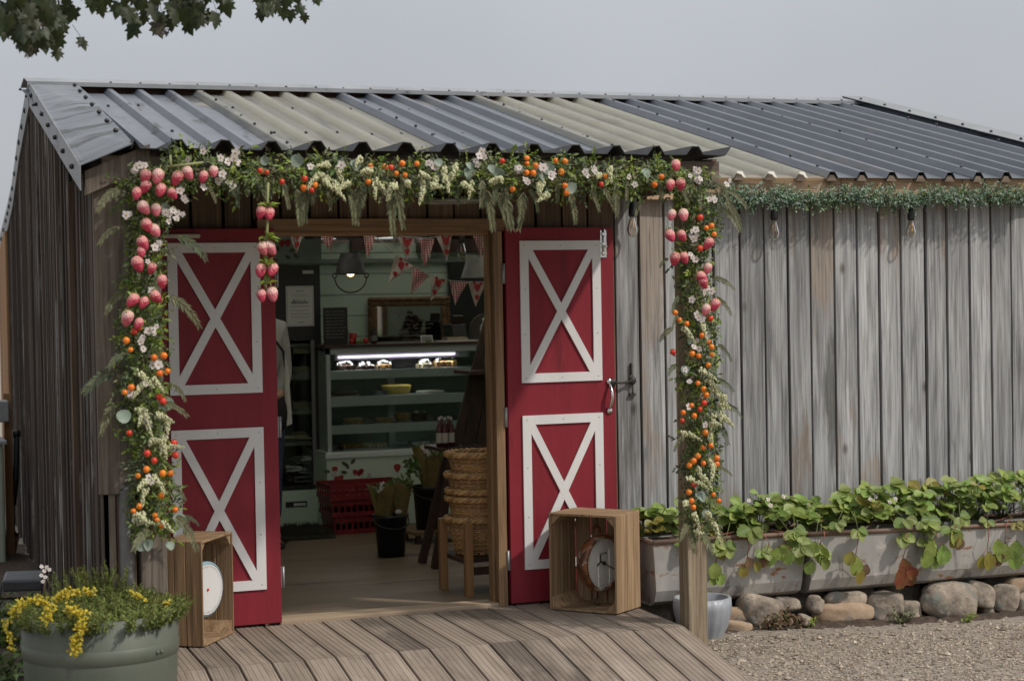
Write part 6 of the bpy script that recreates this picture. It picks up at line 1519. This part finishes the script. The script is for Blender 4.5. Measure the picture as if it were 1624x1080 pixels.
B = MB(); a, c = q(776,655,LY+.1), q(797,708,LY+.1); B.box(a.x, c.x, LY+.08, LY+.14, zs_, a.z); tag(B.build('carton', mat('kraft carton', (.30,.22,.10), (.38,.29,.15), 10, rough=.7)), 'pale brown carton on the ladder shelf behind the door post', 'carton')
# ---- wicker baskets on a stool
BY = .52; bcx = at(757,800,BY).x
def basket_mesh(r0, r1, h, n=40, rows=16):
    B = MB()
    for k in range(rows):
        t = (k+.5)/rows; r = r0+(r1-r0)*t; z = h*t; ph = k%2
        B.tube([(( r+.0045*(1 if (j+ph)%2 else -1))*math.cos(2*PI*j/n), (r+.0045*(1 if (j+ph)%2 else -1))*math.sin(2*PI*j/n), z) for j in range(n+1)], h/rows*.52, 5, 0, False)
    return B
def rope_rim(r, z, th):
    B = MB(); n = 72
    for q_ in range(3): B.tube([((r+th*.6*math.cos(j*.9+q_*2.09))*math.cos(2*PI*j/n), (r+th*.6*math.cos(j*.9+q_*2.09))*math.sin(2*PI*j/n), z+th*.6*math.sin(j*.9+q_*2.09)) for j in range(n+1)], th*.62, 6, 0, False)
    return B
r1b = (at(790,730,BY).x-at(708,730,BY).x)/2*1.18; bcx = at(708,730,BY).x+r1b
zt_b = [at(745,p,BY-r1b).z for p in (724,757,783,795,828)]; zbot = at(760,881,BY-.12).z
hb = zt_b[4]-zbot
for k, (z, lab) in enumerate(zip(zt_b, ('topmost wicker basket of the stack inside the door','second wicker basket from the top of the stack','third wicker basket from the top of the stack','fourth wicker basket from the top, just above the lowest','lowest wicker basket, resting on the brown stool'))):
    b0 = Vector((bcx+R_(-.004,.004), BY+R_(-.004,.004), z-hb)); T = thing('wicker_basket', b0, lab, 'basket', 'stacked wicker baskets')
    h_ = hb; W = basket_mesh(r1b*.66, r1b*.88, h_-.012); W.v = [tuple(Vector(v)+b0) for v in W.v]; W.build('woven_side', M['wicker'], T)
    W = rope_rim(r1b*.96, h_, .0155); W.v = [tuple(Vector(v)+b0) for v in W.v]; W.build('rim', M['wicker'], T)
    W = MB(); W.lathe([(0,.004),(r1b*.68,.004),(r1b*.68,.012),(0,.012)], b0, 24); W.build('basket_base', M['wicker'], T)
    W = MB()
    for j in range(20): g = 2*PI*j/20; W.tube([b0+Vector((r1b*.67*math.cos(g),r1b*.67*math.sin(g),0)), b0+Vector((r1b*.90*math.cos(g),r1b*.90*math.sin(g),h_))], .006, 5)
    W.build('stakes', M['wicker'], T)
T = thing('stool', (bcx, BY, FZ), 'varnished brown stool under the wicker baskets', 'stool'); zst = zt_b[4]-hb
B = MB(); B.box(bcx-.15, bcx+.17, BY-.15, BY+.17, zst-.03, zst-.001); B.build('seat', M['dark_wood'], T, bevel=.004)
lx = at(743,880,.32).x; zl = at(742,830,.32).z
for (x, y, zz) in ((lx,.32,zl),(lx-.035,.62,zl),(lx+.27,.34,zst-.03),(lx+.27,.62,zst-.03)):
    B = MB(); B.obox((x,y,(FZ+zz)/2), (.021,0,0), (0,.02,0), (.0,.0,(zz-FZ)/2)); B.build('leg', M['stool_wood'], T, bevel=.003)
B = MB(); B.box(lx+.021, lx+.25, .33, .35, zst-.09, zst-.05); B.build('rail', M['dark_wood'], T)
# ---- bucket lamps and bulbs
def bucket_lamp(p, r, h, ma, lab, handle=True, lit=True):
    T = thing('pendant_lamp', p, lab, 'lamp', 'bucket shaped pendant lamps'); p = Vector(p)
    B = MB(); B.lathe([(.02,h+.0),(r*.62,h),(r*.65,h-.004),(r*1.0,0),(r*1.03,.004),(r*1.03,-.006),(r*.97,-.004),(r*.62,h-.012)], p, 28); B.build('shade', ma, T)
    B = MB(); B.tube([p+Vector((0,0,h)), p+Vector((.01,.02,h+.12)), p+Vector((.06,.1,h+.35))], .004, 6); B.build('cord', M['black'], T)
    if handle:
        B = MB(); B.tube([p+Vector((r*1.08*math.cos(g), 0, -.02+r*1.02*math.sin(g))) for g in [PI+PI*k/18 for k in range(19)]], .0045, 6)
        for s_ in (-1,1): B.tube([p+Vector((s_*r*1.08+.012*math.cos(g), 0, -.012+.014*math.sin(g))) for g in [2*PI*k/10 for k in range(11)]], .004, 6)
        B.build('bail_handle', M['iron'], T)
    if lit:
        B = MB(); B.ell(p+Vector((0,0,.015)), (.028,.028,.035), 12, 8); B.build('bulb', M['warm'], T)
p0 = at(556,434,2.2); bucket_lamp(p0, (at(580,434,2.2).x-at(533,434,2.2).x)/2, at(556,402,2.2).z-p0.z, M['zinc'], 'dark zinc bucket lamp hanging with its wire handle down')
p0 = at(760,440,2.4); bucket_lamp(p0, .115, at(760,405,2.4).z-p0.z, M['zinc_pale'], 'pale zinc bucket lamp partly behind the door post', False, False)
for px, py, y, lab in ((675,398,1.25,'clear bulb hanging inside the doorway near the middle'),(733,398,1.25,'clear bulb hanging inside the doorway nearer the right post')): hang_bulb(at(px, py, y), lab, .03, s=1.0)
# ---- bunting
def bunting(path, Y, flags, lab):
    pts = [at(x, y, Y) for x, y in path]; T = thing('bunting', pts[len(pts)//2], lab, 'bunting')
    B = MB(); B.tube(pts, .0025, 5); B.build('string', M['string'], T)
    for (x0, y0, x1, y1, tx, ty, kind) in flags:
        a, b_, t = at(x0,y0,Y), at(x1,y1,Y), at(tx,ty,Y); B = MB(); n = 8; vs = []; uvs = []
        wv = R_(0,6)
        for i in range(n+1):
            l, r = a+(t-a)*i/n, b_+(t-b_)*i/n
            for j in range(5): q = l+(r-l)*j/4; vs.append(q+Vector((0,.012*math.sin(wv+j*1.3+i*.5)*(1-i/n*.4),0))); uvs.append(((q-a).x*9, (a-q).z*9))
        fs = [(i*5+j, i*5+j+1, i*5+6+j, i*5+5+j) for i in range(n) for j in range(4)]
        B.add(vs, fs, 0, False, [[uvs[k] for k in f] for f in fs])
        if kind == 'f':
            for (u, v, s) in ((.5,.22,.026),(.32,.04,.012),(.47,.62,.018),(.72,.08,.012)):
                l, r = a+(t-a)*v, b_+(t-b_)*v; q = l+(r-l)*u+Vector((0,-.016,0)); berry_art(B, q.x, q.y, q.z, s, 1, 1, (0,-.001,0))
        B.build('pennant', [M['gingham'] if kind == 'g' else M['fabric_floral'], M['fabric_red']], T, solid=.001)
bunting([(425,362),(470,366),(520,362),(580,362),(640,376),(680,378),(715,372),(760,362),(800,358)], 1.0,
        [(430,362,446,362,437,380,'g'),(456,364,484,364,470,402,'f'),(500,362,531,363,520,394,'g'),(520,364,531,364,525,403,'g'),(573,362,598,366,583,410,'g'),(630,376,658,379,645,412,'f'),(663,379,690,379,674,422,'g'),(692,376,718,370,708,415,'f'),(746,364,776,362,761,408,'g')],
        'row of gingham and strawberry pennants across the top of the doorway')
bunting([(580,362),(625,400),(651,420),(685,438),(712,445),(742,447),(768,447),(800,440)], 1.3,
        [(626,404,654,422,617,448,'f'),(653,422,682,438,652,466,'g'),(682,438,711,444,683,477,'f'),(713,445,741,447,722,484,'g'),(741,447,770,447,755,486,'f'),(771,447,792,444,782,470,'g')],
        'lower string of pennants sagging to the right inside the doorway')

# ================================================================== THE PERSON BEHIND THE LEFT DOOR
def person():
    py_ = 2.9; f0 = atz(446,866,FZ); py_ = f0.y; k = (at(447,600,py_)-at(446,600,py_)).x     # metres per pixel there
    cx = at(446,600,py_).x-.165
    T = thing('person', (cx, py_, FZ), 'person in pale shirt, dark apron and jeans, mostly hidden behind the left door', 'person')
    def skin(name, verts, edges, radii, ma, parent, lv=2):
        me = bpy.data.meshes.new(name); me.from_pydata([tuple(Vector(v)-LOC[T.name]) for v in verts], edges, []); me.materials.append(ma)
        o = bpy.data.objects.new(name, me); COL.objects.link(o); o.parent = parent; LOC[o.name] = LOC[T.name]
        m = o.modifiers.new('skin', 'SKIN'); m.use_smooth_shade = True
        for v, r in zip(me.skin_vertices[0].data, radii): v.radius = r if isinstance(r, tuple) else (r, r)
        me.skin_vertices[0].data[0].use_root = True
        s_ = o.modifiers.new('sub', 'SUBSURF'); s_.levels = lv; s_.render_levels = lv
        return o
    X = lambda dx, dy, z: (cx+dx, py_+dy, FZ+z)
    # body seen from behind and turned a little: right arm hanging
    V = [X(0,0,.90), X(0,.0,1.08), X(0,.01,1.25), X(0,.015,1.38), X(0,.02,1.46), X(0,.0,1.53), X(0,-.01,1.60), X(0,0,1.68),
         X(.10,0,.86), X(.095,.01,.48), X(.10,.03,.08), X(.11,-.10,.03), X(-.10,0,.86), X(-.095,.01,.48), X(-.10,.03,.08), X(-.11,-.10,.03),
         X(.16,.01,1.37), X(.185,.03,1.10), X(.13,-.10,.95), X(.07,-.17,.96), X(-.16,.01,1.37), X(-.19,.03,1.10), X(-.12,-.12,.97), X(-.06,-.18,.97)]
    E_ = [(0,1),(1,2),(2,3),(3,4),(4,5),(5,6),(6,7),(0,8),(8,9),(9,10),(10,11),(0,12),(12,13),(13,14),(14,15),(3,16),(16,17),(17,18),(18,19),(3,20),(20,21),(21,22),(22,23)]
    Rr = [(.14,.11),(.125,.095),(.15,.105),(.14,.09),(.055,.055),(.075,.085),(.082,.095),(.055,.065),(.09,.09),(.06,.065),(.04,.045),(.035,.025),(.09,.09),(.06,.065),(.04,.045),(.035,.025),.052,.042,.032,.026,.052,.042,.032,.026]
    body = skin('body', V, E_, Rr, M['skin'], T)
    # clothes follow the body
    skin('shirt', [X(0,0,.99),V[2],V[3],V[4],V[16],X(.19,.03,1.09),V[20],X(-.195,.03,1.09),X(.135,-.095,.96),X(-.125,-.115,.98)], [(0,1),(1,2),(2,3),(2,4),(4,5),(2,6),(6,7),(5,8),(7,9)], [(.165,.135),(.175,.13),(.16,.11),(.065,.065),.066,.058,.066,.058,.045,.045], M['shirt'], T)
    skin('jeans', [V[0],X(0,0,1.02),V[8],V[9],X(.10,.03,.15),V[12],V[13],X(-.10,.03,.15)], [(0,1),(0,2),(2,3),(3,4),(0,5),(5,6),(6,7)], [(.155,.125),(.14,.115),.10,.073,.058,.10,.073,.058], M['jeans'], T)
    B = MB(); B.lathe([(0,.115),(.05,.108),(.088,.07),(.102,.01),(.098,-.06),(.085,-.11)], X(0,.015,1.60), 20); B.build('hair', M['hair'], T)
    for s_ in (-1,1):
        B = MB(); B.ell(X(s_*.105,-.06,.02), (.042,.13,.018), 12, 6); B.tube([X(s_*.06,-.11,.035), X(s_*.105,-.12,.075), X(s_*.15,-.11,.035)], .009, 6); B.build('sandal', M['black'], T)
    B = MB()
    for fs_ in (-1, 1):
        for k in range(5): B.tube([X(fs_*.07,-.17,.965), X(fs_*(.052+.004*k),-.20-.004*k,.985-.016*k), X(fs_*.035,-.225+.004*abs(k-2),.975-.017*k)], [.011,.009,.007], 6)
    B.build('fingers', M['skin'], T)
    # face
    B = MB(); B.ell(X(0,-.102,1.59), (.013,.02,.022), 8, 6); B.ell(X(-.03,-.095,1.615), (.012,.008,.008), 8, 5, 1); B.ell(X(.03,-.095,1.615), (.012,.008,.008), 8, 5, 1); B.ell(X(0,-.097,1.545), (.024,.008,.007), 8, 5, 2)
    for s_ in (-1,1): B.ell(X(s_*.085,0,1.595), (.012,.022,.032), 8, 6)
    B.build('face', [M['skin'], M['ink'], M['red_prod']], T)
    # apron strap, bib and waist bag with the towel
    B = MB(); a = [at(437,541,py_-.12), at(449,557,py_-.13), at(454,590,py_-.13), at(455,625,py_-.12), at(452,660,py_-.10)]; B.tube(a, .009, 6); B.build('apron_strap', M['apron'], T)
    B = MB(); c0 = Vector(at(441,655,py_-.10)); B.ell(c0, ((at(456,650,py_).x-at(441,650,py_).x),.07,.13), 16, 10); B.build('apron', M['apron'], T)
    B = MB(); tw = [at(452,560,py_-.15), at(458,590,py_-.15), at(464,672,py_-.13), at(455,676,py_-.13), at(452,640,py_-.13)]; n = len(tw); B.add(tw+[p+Vector((0,.012,0)) for p in tw], [tuple(range(n)), tuple(range(2*n-1,n-1,-1))]+[((i+1)%n,i,n+i,n+(i+1)%n) for i in range(n)]); B.build('tea_towel', M['cloth'], T, bevel=.004)
person()
